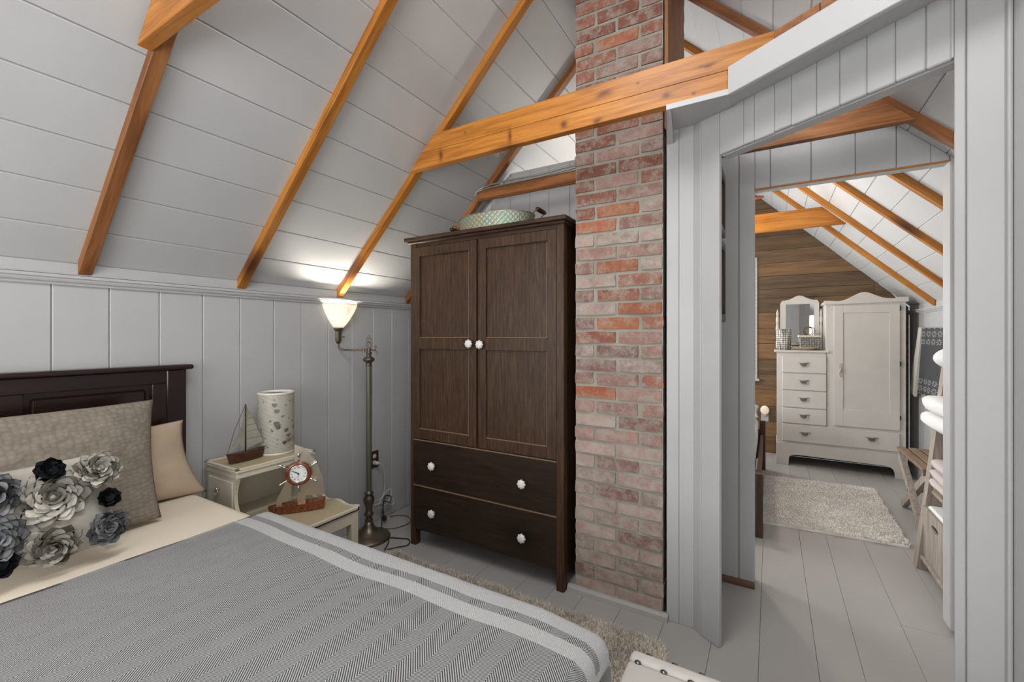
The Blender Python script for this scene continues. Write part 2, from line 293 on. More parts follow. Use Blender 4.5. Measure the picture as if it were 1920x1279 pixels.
def thing(name, label, cat, loc=(0, 0, 0), rot=(0, 0, 0), group=None, kind=None):
    o = bpy.data.objects.new(name, None); COL.objects.link(o); o.location = loc; o.rotation_euler = rot; o.empty_display_size = 0.1
    if label: o['label'] = label; o['category'] = cat
    if group: o['group'] = group
    if kind: o['kind'] = kind
    return o
def tag(o, label, cat, group=None, kind=None):
    if label: o['label'] = label
    if cat: o['category'] = cat
    if group: o['group'] = group
    if kind: o['kind'] = kind
    return o
class G:
    def __init__(s): s.bm = bmesh.new()
    def box(s, x0, x1, y0, y1, z0, z1, bev=0.0, mtx=None, seg=1):
        b = bmesh.new(); bmesh.ops.create_cube(b, size=1)
        for v in b.verts: v.co = Vector(((x0+x1)/2+v.co.x*(x1-x0), (y0+y1)/2+v.co.y*(y1-y0), (z0+z1)/2+v.co.z*(z1-z0)))
        if bev: bmesh.ops.bevel(b, geom=b.edges[:], offset=bev, segments=seg, affect='EDGES', profile=0.5)
        return s.add(b, mtx)
    def add(s, b, mtx=None):
        if mtx is not None: bmesh.ops.transform(b, matrix=mtx, verts=b.verts)
        t = bpy.data.meshes.new('t'); b.to_mesh(t); b.free(); s.bm.from_mesh(t); bpy.data.meshes.remove(t); return s
    def prism(s, poly, lo, hi, axis='Z', bev=0.0, mtx=None):
        b = bmesh.new()
        def P(p, h): return {'Z': (p[0], p[1], h), 'Y': (p[0], h, p[1]), 'X': (h, p[0], p[1])}[axis]
        f = b.faces.new([b.verts.new(P(p, lo)) for p in poly]); r = bmesh.ops.extrude_face_region(b, geom=[f])
        dv = Vector(P((0, 0), hi-lo))
        for v in [e for e in r['geom'] if isinstance(e, bmesh.types.BMVert)]: v.co += dv
        bmesh.ops.recalc_face_normals(b, faces=b.faces)
        if bev: bmesh.ops.bevel(b, geom=b.edges[:], offset=bev, segments=1, affect='EDGES')
        return s.add(b, mtx)
    def hull(s, top, bot):      # loft between two equal polygons of 3D points
        b = bmesh.new(); n = len(top); T = [b.verts.new(p) for p in top]; B = [b.verts.new(p) for p in bot]
        b.faces.new(T); b.faces.new(B[::-1])
        for i in range(n): b.faces.new([T[i], B[i], B[(i+1) % n], T[(i+1) % n]])
        bmesh.ops.recalc_face_normals(b, faces=b.faces); return s.add(b)
    def lathe(s, prof, c=(0, 0, 0), n=28, mtx=None, close=False):
        b = bmesh.new(); rings = []
        for r, z in prof: rings.append([b.verts.new((c[0]+r*math.cos(2*PI*i/n), c[1]+r*math.sin(2*PI*i/n), c[2]+z)) for i in range(n)])
        for a, d in zip(rings, rings[1:]):
            for i in range(n): b.faces.new([a[i], a[(i+1) % n], d[(i+1) % n], d[i]])
        if close:
            b.faces.new(rings[0][::-1]); b.faces.new(rings[-1])
        return s.add(b, mtx)
    def tube(s, pts, r, n=8, mtx=None, caps=True):
        b = bmesh.new(); pts = [Vector(p) for p in pts]; rings = []; up = Vector((0, 0, 1)); prev = None
        for i, p in enumerate(pts):
            t = (pts[min(i+1, len(pts)-1)]-pts[max(i-1, 0)])
            if t.length < 1e-9: t = Vector((0, 0, 1))
            t.normalize()
            a = prev if prev is not None else (up if abs(t.z) < 0.9 else Vector((1, 0, 0)))
            a = (a-t*a.dot(t)); a.normalize(); prev = a; c = t.cross(a)
            rr = r[i] if isinstance(r, (list, tuple)) else r
            rings.append([b.verts.new(p+(a*math.cos(2*PI*k/n)+c*math.sin(2*PI*k/n))*rr) for k in range(n)])
        for a, d in zip(rings, rings[1:]):
            for k in range(n): b.faces.new([a[k], a[(k+1) % n], d[(k+1) % n], d[k]])
        if caps: b.faces.new(rings[0][::-1]); b.faces.new(rings[-1])
        return s.add(b, mtx)
    def ball(s, c, r, sc=(1, 1, 1), n=12, mtx=None):
        b = bmesh.new(); bmesh.ops.create_uvsphere(b, u_segments=n, v_segments=max(6, n*2//3), radius=r)
        for v in b.verts: v.co = Vector((c[0]+v.co.x*sc[0], c[1]+v.co.y*sc[1], c[2]+v.co.z*sc[2]))
        return s.add(b, mtx)
    def put(s, name, mat, parent=None, smooth=False, local=False, **k):
        me = me_from(s.bm, name); o = link(name, me, mat, parent, smooth, local, **k)
        return o
def spline(pts, n=8):
    P = [Vector(p) for p in pts]; P = [P[0]]+P+[P[-1]]; out = []
    for i in range(1, len(P)-2):
        for k in range(n):
            t = k/n; a, b_, c, d = P[i-1], P[i], P[i+1], P[i+2]
            out.append(0.5*((2*b_)+(c-a)*t+(2*a-5*b_+4*c-d)*t*t+(-a+3*b_-3*c+d)*t**3))
    out.append(P[-2]); return out
def autosmooth(o, deg=35):
    me = o.data; me.polygons.foreach_set('use_smooth', [True]*len(me.polygons))
    me.set_sharp_from_angle(angle=math.radians(deg)) if hasattr(me, 'set_sharp_from_angle') else None
    return o
R_ = random.Random(7)

# ================================================================== SETTING
XK, XR, YB, YF = -2.328, 1.128, -1.6, 5.48
SL = math.radians(44.7); TS = math.tan(SL); XC = (XK+XR)/2
ZU = 1.50                        # rafter undersides meet the knee walls here
DB = 0.036                       # boards lie this far behind the rafter faces
# floor
fl = thing('floor', None, None, kind='structure')
xs = [-2.36, -2.05, -1.8, -1.56, -1.339, -1.1, -0.935, -0.787, -0.6, -0.407, -0.212, -0.040, 0.156, 0.301, 0.493, 0.68, 0.87, 1.0, 1.16]
for a, c in zip(xs, xs[1:]):
    ys = [YB]+sorted(R_.uniform(-1.2, 5.2) for _ in range(2))+[YF]
    for y0, y1 in zip(ys, ys[1:]):
        if y1-y0 < 0.3: continue
        G().box(a+0.0006, c-0.0006, y0, y1-0.0012, -0.025, 0, 0.0009).put('floorboard', 'floor', fl)
G().box(-2.4, 1.25, YB, YF+0.05, -0.05, -0.026).put('subfloor', 'black_in', fl)
# ceiling boards, both slopes
ce = thing('ceiling', None, None, kind='structure')
wid = 0.1245/math.sin(SL)
def board_slope(side):
    x0, sg = (XK, 1) if side == 'l' else (XR, -1)
    s = -0.04; k = 0; L_tot = (XC-XK)/math.cos(SL)
    # seams were measured at z = 1.762 + 0.1245 k
    zs = [1.45]+[1.513+0.1245*i for i in range(15)]
    for z0, z1 in zip(zs, zs[1:]):
        if z0 > 3.3: break
        s0 = (z0-ZU)/math.sin(SL); s1 = (z1-ZU)/math.sin(SL)
        g = G().box(s0+0.0006, s1-0.0006, YB, YF, 0, 0.016, 0.0038)
        rot = Matrix.Rotation(-SL, 4, 'Y') if side == 'l' else Matrix.Rotation(PI+SL, 4, 'Y')
        if side == 'l':
            mt = Matrix.Translation((x0-DB*math.sin(SL), 0, ZU+DB*math.cos(SL))) @ Matrix.Rotation(-SL, 4, 'Y')
        else:
            mt = Matrix.Translation((x0+DB*math.sin(SL), 0, ZU+DB*math.cos(SL))) @ Matrix.Scale(-1, 4, (1, 0, 0)) @ Matrix.Rotation(-SL, 4, 'Y')
        bmesh.ops.transform(g.bm, matrix=mt, verts=g.bm.verts)
        g.put('plank', 'ceil', ce)
board_slope('l'); board_slope('r')
G().box(XC-0.08, XC+0.08, YB, YF, ZU+(XC-XK)*TS+0.03, ZU+(XC-XK)*TS+0.06).put('ridge_cap', 'ceil', ce)
# knee walls: vertical planks
def vplank(parent, x0, x1, y0, y1, z0, z1, mat='white', bev=0.0035):
    return G().box(x0, x1, y0, y1, z0, z1, bev).put('plank', mat, parent)
wl = thing('wall_left', None, None, kind='structure')
ks = [-1.6+0.1695*i for i in range(12)]; ks = [y-0.0 for y in ks if y < 0.40]+[0.367, 0.537, 0.705, 0.875, 1.047, 1.217, 1.392, 1.556, 1.733, 1.907, 2.083, 2.253, 2.414, 2.51]
for a, c in zip(ks, ks[1:]):
    if c-a > 0.02: vplank(wl, XK-0.02, XK, a+0.0007, c-0.0007, 0, 1.545)
G().box(XK-0.04, XK-0.02, YB, YF, 0, 1.56).put('backing_board', 'black_in', wl)
for a in [2.53+0.17*i for i in range(18)]:
    if a+0.169 < YF: vplank(wl, XK-0.02, XK, a, a+0.169, 0, 1.545)
tm = thing('trim_1', None, None, kind='structure')
G().box(XK, XK+0.005, YB, 2.512, 1.5035, 1.548, 0.001).put('frieze_board', 'white', wl)
tp = [(XK+0.001, 1.463), (XK+0.009, 1.463), (XK+0.010, 1.472), (XK+0.017, 1.474), (XK+0.021, 1.481), (XK+0.021, 1.487), (XK+0.027, 1.489), (XK+0.027, 1.499), (XK+0.001, 1.503)]
G().prism(tp, YB, 2.51, 'Y').put('cap_moulding', 'whitetrim', tm)
# quarter-round along the left floor
# wall behind wardrobe / second doorway wall  (y = 2.514)
YW = 2.514
wr = thing('wall_back', None, None, kind='structure')
def roofz(x): return ZU+DB/math.cos(SL)+(XC-XK-abs(x-XC))*TS
def wplank(x0, x1, z0, z1, mat='white', y=YW, d=0.02, par=None, name='plank'):
    za, zb = min(z1, roofz(x0)), min(z1, roofz(x1))
    g = G().prism([(x0+0.0008, z0), (x1-0.0008, z0), (x1-0.0008, zb), (x0+0.0008, za)], y, y+d, 'Y', 0.003)
    return g.put(name, mat, par or wr)
xsw = [XK, -2.22, -2.077, -1.933, -1.79, -1.6465, -1.4975, -1.352, -1.2136, -1.071, -0.93, -0.79, -0.65, -0.51, -0.36, -0.222]
for a, c in zip(xsw, xsw[1:]): wplank(a, c, 0, 2.352)
DL, DR, DH = -0.069, 0.648, 2.005
wplank(-0.222, -0.1405, 0, 2.39); wplank(-0.1395, DL, 0, 2.39)
for a, c in zip([DL, -0.002, 0.166, 0.333, 0.476, DR-0.06], [-0.002, 0.166, 0.333, 0.476, 0.589, DR]): wplank(a, c, DH, 2.39)
for a, c in ((DR, 0.72), (0.72, 0.86), (0.86, 1.0), (1.0, XR)): wplank(a, c, 0 if a > 0.7 else 0.03, 2.39)
G().box(DL-0.002, DR+0.002, YW+0.001, YW+0.020, DH-0.003, DH+0.001).put('door_head_edge', 'pine', wr)
G().box(DL-0.002, DR+0.002, YW+0.021, YW+0.09, DH+0.002, DH+0.03).put('door_head', 'whitetrim', wr)
G().box(DL, DR, YW+0.0205, YW+0.024, DH+0.002, 2.39).box(DR+0.02, 0.78, YW+0.0205, YW+0.024, 0, 2.2).put('backing_board', 'black_in', wr)  # black sheets added to block light leaking through the plank gaps
G().box(DR, DR+0.018, YW+0.003, YW+0.09, 0.035, DH).put('jamb_edge', 'whitetrim', wr)
G().box(-0.222, DL-0.001, YW+0.02, YW+0.09, 0, 2.36).put('jamb_stud', 'whitetrim', wr)
G().box(DR+0.012, 1.1, YW-0.016, YW-0.001, 0, 0.03, 0.004).put('base_moulding', 'browntrim', wr)
G().prism([(YW, 0.0), (YW, 0.03), (YW-0.006, 0.029), (YW-0.014, 0.018), (YW-0.017, 0.0)], -0.222, DL, 'X').put('base_moulding', 'browntrim', wr)
# side wall of the hall
wh = thing('wall_hall', None, None, kind='structure')
for a, c in ((2.0, 2.17), (2.17, 2.34), (2.34, YW)): G().box(-0.242, -0.222, a+0.0008, c-0.0008, 0, 2.36, 0.003).put('plank', 'white', wh)
# far gable wall of brown boards
wf = thing('wall_far', None, None, kind='structure')
zz = [0, 0.172, 0.335, 0.509, 0.681, 0.850, 1.016, 1.18, 1.344, 1.513, 1.669, 1.77, 1.909, 2.047, 2.188, 2.34, 2.49, 2.64, 2.79, 2.94, 3.09, 3.24]
for z0, z1 in zip(zz, zz[1:]):
    def xlim(z):
        t = max(0, (z-ZU-DB/math.cos(SL))/TS); return XK+t, XR-t
    a0, b0 = xlim(z0); a1, b1 = xlim(z1)
    if b1-a1 < 0.1: continue
    cuts = sorted([R_.uniform(-1.6, -0.6), R_.uniform(0.35, 0.95)]) if z1 < 2.0 else [R_.uniform(-0.9, -0.5)]
    bl, br = [a0]+cuts, cuts+[b0]; tl, tr = [a1]+cuts, cuts+[b1]
    for p, q, pt, qt in zip(bl, br, tl, tr):
        if q-p < 0.05: continue
        G().prism([(p+0.001, z0+0.001), (q-0.001, z0+0.001), (qt-0.001, z1-0.001), (pt+0.001, z1-0.001)], YF, YF+0.02+R_.uniform(0, 0.002), 'Y', 0.002).put('board', 'barn', wf)
G().prism([(XK, 0), (XR, 0), (XR, 1.54), (XC, 3.3), (XK, 1.54)], YF+0.022, YF+0.04, 'Y').put('backing_board', 'black_in', wf)
# right knee wall: narrow beadboard
wk = thing('wall_right', None, None, kind='structure')
y = 2.54
while y < YF-0.1:
    G().box(XR, XR+0.015, y+0.002, y+0.161, 0, 1.545, 0.005).put('plank', 'white', wk); y += 0.163
for a in [YB+0.17*i for i in range(24)]:
    if a+0.17 < 2.52: G().box(XR, XR+0.015, a+0.001, a+0.169, 0, 1.545, 0.004).put('plank', 'white', wk)
tm2 = thing('trim_2', None, None, kind='structure')
G().prism([(-(x)-1.2+0.0, z) for x, z in tp][::-1], 2.54, YF, 'Y').put('cap_moulding', 'whitetrim', tm2)
G().box(XR-0.012, XR, 2.54, YF, 0, 0.09, 0.003).put('baseboard', 'whitetrim', tm2)
# back gable (behind the camera)
wb = thing('wall_front', None, None, kind='structure')
for a in [XK+0.173*i for i in range(20)]:
    za, zb = roofz(a), roofz(a+0.172)
    G().prism([(a, 0), (a+0.172, 0), (a+0.172, zb), (a, za)], YB-0.02, YB, 'Y').put('plank', 'white', wb)
# ---------------- angled wall with the first doorway
D = Vector((math.cos(math.radians(-32)), math.sin(math.radians(-32)), 0)); NB = Vector((math.sin(math.radians(32)), math.cos(math.radians(32)), 0))
A = Vector((-0.193, 1.963, 0))
wd = thing('wall_angled', None, None, kind='structure')
YX = 2.033; ZS = 2.183
def dprism(t0, t1, z0, z1, off=0.0, th=0.02, bev=0.003, name='plank', mat='white', par=None):
    g = G(); b = bmesh.new(); bmesh.ops.create_cube(b, size=1)
    for v in b.verts: v.co = Vector(((t0+t1)/2+v.co.x*(t1-t0), off+th/2+v.co.y*th, (z0+z1)/2+v.co.z*(z1-z0)))
    if bev: bmesh.ops.bevel(b, geom=b.edges[:], offset=bev, segments=1, affect='EDGES')
    mt = Matrix(((D.x, NB.x, 0, A.x), (D.y, NB.y, 0, A.y), (0, 0, 1, 0), (0, 0, 0, 1)))
    g.add(b, mt); return g.put(name, mat, par or wd)
G().box(-0.400, -0.3485, YX, YX+0.018, 0, ZS, 0.002).put('plank', 'whitetrim', wd)
G().box(-0.3475, -0.286, YX, YX+0.018, 0, ZS, 0.002).put('plank', 'whitetrim', wd)
G().prism([(-0.286, YX), (-0.256, 2.000), (-0.240, 2.012), (-0.262, YX+0.018), (-0.286, YX+0.018)], 0, ZS, 'Z', 0.0012).put('corner_post', 'whitetrim', wd)
dprism(-0.072, 0.014, 0.0, ZS)
HD = 2.003
tj = [0.0145, 0.12, 0.163, 0.238, 0.298, 0.380, 0.448, 0.521, 0.591, 0.659, 0.7125]
for a, c in zip(tj, tj[1:]): dprism(a+0.0005, c-0.0005, HD+R_.uniform(-0.003, 0.002), ZS, bev=0.0035)
dprism(0.717, 0.7385, 0, ZS, bev=0.002); dprism(0.7395, 0.812, 0, ZS, bev=0.004); dprism(0.7125, 0.7165, HD, ZS, bev=0)
dprism(0.014, 0.717, HD-0.004, HD+0.012, off=0.019, th=0.05, bev=0.002, name='door_head', mat='whitetrim')
dprism(0.815, 0.824, 0, ZS, off=-0.012, th=0.03, bev=0.003, name='corner_bead')
B_ = A+D*0.822
G().box(B_.x+0.0, B_.x+0.018, 1.15, B_.y-0.004, 0, 2.183, 0.002).put('side_board', 'white', wd)
dprism(0.813, 0.90, 0, ZS, off=0.019, th=0.01, bev=0, name='backing_board', mat='whitetrim')
# soffit + fascia
S0, S1 = Vector((-0.345, 1.75, 2.135)), Vector((-0.131, 1.75, 2.135)); S2 = S1+D*0.86
W0, W1, W2 = Vector((-0.400, YX+0.03, ZS)), Vector((-0.245, YX+0.012, ZS)), A+D*0.95+NB*0.03+Vector((0, 0, ZS))
up = Vector((0, 0, 0.010))
for nm, poly in (('soffit', [S0, S1, W1, W0]), ('soffit', [S1, S2, W2, W1])):
    G().hull([p+up for p in poly], poly).put(nm, 'white', wd)
G().hull([Vector((-0.345, 1.747, 2.155)), Vector((-0.131, 1.747, 2.155)), Vector((-0.131, 1.90, 2.2)), Vector((-0.39, 2.0, 2.2))], [S0+Vector((0, -.003, 0)), S1+Vector((0, -.003, 0)), Vector((-0.131, 1.9, 2.16)), Vector((-0.40, 2.0, 2.176))]).put('under_beam_strip', 'whitetrim', wd)
# small bevelled bracket at the left end
G().hull([Vector((-0.345, 1.752, 2.136)), Vector((-0.330, 1.752, 2.135)), Vector((-0.368, YX-0.001, 2.16)), Vector((-0.400, YX-0.001, 2.16))],
         [Vector((-0.345, 1.80, 2.13)), Vector((-0.335, 1.80, 2.13)), Vector((-0.372, YX-0.001, 2.12)), Vector((-0.400, YX-0.001, 2.12))]).put('bracket', 'whitetrim', wd)
def fprism(p0, ln, z0, z1, th, mat, name, bev=0.002):
    q = [p0, p0+D*ln, p0+D*ln+NB*th, p0+NB*th]
    b = G().prism([(v.x, v.y) for v in q], z0, z1, 'Z', bev); return b.put(name, mat, wd)
fprism(Vector((-0.133, 1.7485, 0)), 0.86, 2.135, 2.236, 0.018, 'whitetrim', 'fascia_board')
p0 = Vector((0.0, 1.7495, 0))
for i in range(6): fprism(p0+D*(0.012+0.145*i), 0.1435, 2.236-0.06, 2.311, 0.018, 'pine_dark', 'rear_fascia_board', 0.0015)

# ================================================================== RAFTERS + COLLAR BEAMS
def rafter(side, yc, label, mat='pine', s_end=2.3, s0=0.0):
    g = G().box(s0-0.0, s_end, -0.021, 0.021, 0, DB, 0.0015)
    # plumb-cut foot
    for v in g.bm.verts:
        if v.co.x < s0+0.01 and s0 == 0.0: v.co.x += v.co.z*math.tan(SL)*(1 if True else 1)-0.0
    for v in g.bm.verts: pass
    me = me_from(g.bm, 'rafter')
    o = bpy.data.objects.new('rafter', me); COL.objects.link(o); me.materials.append(M[mat])
    if side == 'l': o.location = (XK+0.004, yc, ZU+0.006); o.rotation_euler = (0, -SL, 0)
    else: o.location = (XR-0.004, yc, ZU+0.006); o.rotation_euler = (0, -SL, PI)
    tag(o, label, 'rafter', 'roof rafters'); return o
RL = (XC-XK)/math.cos(SL)-0.02
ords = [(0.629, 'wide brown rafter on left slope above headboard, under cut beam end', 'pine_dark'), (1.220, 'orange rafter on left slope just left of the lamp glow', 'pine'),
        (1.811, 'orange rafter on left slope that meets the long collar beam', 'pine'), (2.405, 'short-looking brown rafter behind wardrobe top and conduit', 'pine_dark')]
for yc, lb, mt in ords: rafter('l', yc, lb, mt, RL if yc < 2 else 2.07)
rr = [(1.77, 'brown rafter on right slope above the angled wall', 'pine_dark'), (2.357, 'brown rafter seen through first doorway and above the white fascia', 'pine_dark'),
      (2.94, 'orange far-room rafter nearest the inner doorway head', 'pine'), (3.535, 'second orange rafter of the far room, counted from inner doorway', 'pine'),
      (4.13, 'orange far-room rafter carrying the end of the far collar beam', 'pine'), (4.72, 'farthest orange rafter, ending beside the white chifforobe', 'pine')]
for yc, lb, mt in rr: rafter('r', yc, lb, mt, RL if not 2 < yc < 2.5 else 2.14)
def beam(x0, x1, y0, y1, z0, z1, label, mat='pine', cutl=True, cutr=True, bev=0.002, crack=True):
    g = G()
    k = 1/TS
    zt = z1
    pl = (x0, z0), (x1, z0), (x1-((z1-z0)*k if cutr else 0), z1), (x0+((z1-z0)*k if cutl else 0), z1)
    g.prism(list(pl), y0, y1, 'Y', bev)
    o = g.put('collar_beam', mat); tag(o, label, 'beam', 'collar beams'); return o
def ux(z): return XK+(z-ZU)/TS
def uxr(z): return XR-(z-ZU)/TS
g = G(); bl_ = ux(2.153)-0.006; kk = 1/TS
g.prism([(bl_, 2.153), (-0.1325, 2.153), (-0.1325, 2.224), (bl_+0.080*kk, 2.233)], 1.750, 1.789, 'Y', 0.0015)
g.prism([(bl_+0.0812*kk, 2.2342), (-0.1325, 2.2252), (0.012, 2.2252), (0.012, 2.316), (bl_+0.163*kk, 2.316)], 1.7502, 1.7888, 'Y', 0.0015)
tag(g.put('collar_beam', 'beam'), 'long orange collar beam crossing in front of the brick chimney', 'beam', 'collar beams')
beam(ux(2.158)-0.006, uxr(2.158), 0.568, 0.607, 2.158, 2.33, 'orange collar beam cut off at the top left, over the headboard')
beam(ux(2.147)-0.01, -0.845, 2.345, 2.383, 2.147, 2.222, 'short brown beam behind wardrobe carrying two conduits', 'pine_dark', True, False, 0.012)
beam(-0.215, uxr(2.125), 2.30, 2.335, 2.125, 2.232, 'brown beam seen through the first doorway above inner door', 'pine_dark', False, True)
beam(ux(2.125), uxr(2.125), 4.17, 4.207, 2.125, 2.275, 'bright orange collar beam in the far room', 'pine')
# conduits
for k, (lb, dz) in enumerate((('upper flexible metal conduit lying along short brown beam', 0.012), ('lower flexible metal conduit sagging on short brown beam', 0.0))):
    pts = spline([(-1.66, 2.335, 2.178+dz), (-1.62, 2.330, 2.205+dz), (-1.45, 2.328, 2.212+dz*1.6), (-1.2, 2.33, 2.215+dz*1.2), (-0.98, 2.333, 2.226+dz*1.3), (-0.85, 2.333, 2.230+dz)], 14)
    g = G().tube(pts, [0.0058 if i % 2 else 0.0050 for i in range(len(pts))], 8)
    tag(g.put('conduit', 'galv', None, True), lb, 'conduit', 'metal conduits')

# ================================================================== CHIMNEY
CX0, CX1, CY0, CY1 = -0.842, -0.411, 2.036, 2.46
ch = thing('chimney', 'square red and mauve brick chimney rising through the roof', 'chimney', (-0.626, 2.25, 0))
G().box(CX0+0.006, CX1-0.006, CY0+0.0055, CY1, 0, 3.34).put('mortar', 'mortar', ch)
def brickmesh(w, h, d, seed):
    rnd = random.Random(seed); b = bmesh.new(); bmesh.ops.create_cube(b, size=1)
    bmesh.ops.subdivide_edges(b, edges=b.edges[:], cuts=1, use_grid_fill=True)
    for v in b.verts:
        nz = sum(abs(c) > 0.4 for c in v.co); f = {3: 0.955, 2: 0.985, 1: 1.0, 0: 1}[nz]
        v.co = Vector((v.co.x*w*(1-(1-f)*0.25), v.co.y*d, v.co.z*h*f))+Vector([rnd.uniform(-1, 1)*q for q in (0.0022, 0.0016, 0.0020)])
    return me_from(b, 'brick')
HC = 0.0672
BM = {}
for kind, (bw, bd) in {'f': (0.200, 0.10), 'h': (0.095, 0.20)}.items():
    for s_ in range(7):
        for mt in ('brick_mauve', 'brick_red', 'brick_orange', 'brick_pale'):
            me = brickmesh(bw, HC-0.0125, bd, s_*13+len(mt)); me.materials.append(M[mt]); me.polygons.foreach_set('use_smooth', [False]*len(me.polygons)); BM[(kind, s_, mt)] = me
orange = [(1152, 390), (1117, 423), (1156, 498), (1202, 577), (1135, 608), (1113, 738), (1170, 70), (1180, 190)]
def to_xz(px, py):      # chimney-face point for a noted position
    th = math.atan(485/821); u = (px-960)/821; v_ = (629-py)/821
    dx, dy = -math.sin(th)+u*math.cos(th), math.cos(th)+u*math.sin(th); k = 2.036/dy; return dx*k, 1.27+v_*k
OR = [to_xz(*p) for p in orange]
W = CX1-CX0
nc = int(3.3/HC)
for r in range(nc):
    zc = 0.018+HC*(r+0.5)
    odd = r % 2
    lay = [('f', CX0+0.108), ('f', CX1-0.108)] if odd == 0 else [('h', CX0+0.053), ('f', (CX0+CX1)/2), ('h', CX1-0.053)]
    for kind, xc in lay:
        hw = 0.10 if kind == 'f' else 0.05
        mt = None
        for ox, oz in OR:
            if abs(ox-xc) < hw and abs(oz-zc) < HC*0.5: mt = 'brick_orange'
        if mt is None:
            q = R_.random()
            if zc < 0.75: mt = 'brick_pale' if q < 0.7 else 'brick_mauve'
            elif zc < 2.0: mt = 'brick_mauve' if q < 0.62 else ('brick_red' if q < 0.8 else 'brick_pale')
            else: mt = 'brick_red' if q < 0.72 else 'brick_mauve'
        o = bpy.data.objects.new('brick', BM[(kind, R_.randrange(7), mt)]); COL.objects.link(o)
        o.parent = ch; o.matrix_parent_inverse = Matrix.Translation((0.626, -2.25, 0))
        o.location = (xc+R_.uniform(-.003, .003), CY0+(0.05 if kind == 'f' else 0.10)+R_.uniform(-.002, .002), zc+R_.uniform(-.0015, .0015)); o.rotation_euler = (0, R_.uniform(-.012, .012), R_.uniform(-.01, .01))
g = G()
for r in range(nc):
    zc = 0.018+HC*(r+0.5)
    for yc in ((2.25, ) if r % 2 == 0 else (2.25+0.1,)): g.box(CX0-0.001, CX0+0.1, yc-0.1, yc+0.1, zc-0.028, zc+0.028, 0.004)
g.put('side_bricks', 'brick_red', ch)['kind'] = 'stuff'
# rough plank on the chimney's right side, above the angled wall
g = G(); b = bmesh.new(); n = 40; v0 = []; 
pr = random.Random(3)
for i in range(n+1):
    z = 2.2+1.1*i/n; e = 0.012*math.sin(i*1.9)+pr.uniform(-.006, .006)
    v0.append([b.verts.new((CX1+0.001, CY0+0.004, z)), b.verts.new((CX1+0.016, CY0+0.004, z)), b.verts.new((CX1+0.016, CY1+e, z)), b.verts.new((CX1+0.001, CY1+e, z))])
for a, c in zip(v0, v0[1:]):
    for k in range(4): b.faces.new([a[k], a[(k+1) % 4], c[(k+1) % 4], c[k]])
b.faces.new(v0[0][::-1]); b.faces.new(v0[-1]); g.add(b); o = g.put('side_plank', 'pineZ', ch); o['label'] = 'rough brown wood plank on the chimney side'
g = G().prism([(CY0+0.004, 0), (CY0+0.004, 0.030), (CY0-0.010, 0.029), (CY0-0.022, 0.020), (CY0-0.027, 0.0)], CX0-0.03, -0.392, 'X')
tr3 = g.put('baseboard_chimney', 'floor'); tr3['kind'] = 'structure'

# ================================================================== WARDROBE
WX0, WX1, WY0, WY1, WZ = -1.892, -0.876, 1.985, 2.47, 1.855
wa = thing('wardrobe', 'tall dark-stained wardrobe with two panelled doors beside the brick chimney', 'wardrobe', ((WX0+WX1)/2, 2.22, 0))
for x0, x1 in ((WX0, WX0+0.042), (WX1-0.042, WX1)):
    G().box(x0, x1, WY0, WY0+0.045, 0, 1.83, 0.003).put('post', 'ward', wa)
    G().box(x0, x1, WY1-0.045, WY1, 0, 1.83, 0.003).put('post', 'ward', wa)
    G().box(x0+0.006, x1-0.012, WY0+0.045, WY1-0.045, 0.06, 1.83, 0.001).put('side_panel', 'ward', wa)
G().box(WX0-0.026, WX1+0.022, WY0-0.032, WY1+0.006, 1.836, 1.858, 0.005, seg=2).put('top', 'wardx', wa)
G().box(WX0-0.012, WX1+0.010, WY0-0.014, WY1, 1.822, 1.837, 0.004).put('cornice', 'wardx', wa)
G().box(WX0+0.042, WX1-0.042, WY0+0.006, WY0+0.03, 1.803, 1.823, 0.001).put('top_rail', 'wardx', wa)
G().box(WX0+0.042, WX1-0.042, WY1-0.02, WY1-0.01, 0.06, 1.82).put('back_panel', 'black_in', wa)
G().box(WX0+0.042, WX1-0.042, WY0+0.03, WY1-0.02, 0.09, 0.105).put('bottom_panel', 'black_in', wa)
def knob(x, y, z, par, s=1.18):
    g = G(); b = bmesh.new(); n = 32; rings = []
    for rr_, yy in ((0.0055, 0), (0.0055, -0.010), (0.010, -0.013), (0.0185, -0.017), (0.0200, -0.023), (0.016, -0.029), (0.008, -0.0315)):
        rings.append([b.verts.new((x+s*rr_*(1+0.10*(math.cos(8*2*PI*i/n) if rr_ > 0.009 else 0))*math.cos(2*PI*i/n), y+yy*s, z+s*rr_*(1+0.10*(math.cos(8*2*PI*i/n) if rr_ > 0.009 else 0))*math.sin(2*PI*i/n))) for i in range(n)])
    for a, c in zip(rings, rings[1:]):
        for i in range(n): b.faces.new([a[i], a[(i+1) % n], c[(i+1) % n], c[i]])
    b.faces.new(rings[-1]); g.add(b)
    o = g.put('knob', 'ceramic', par, True); o['label'] = 'white fluted ceramic knob'; return o
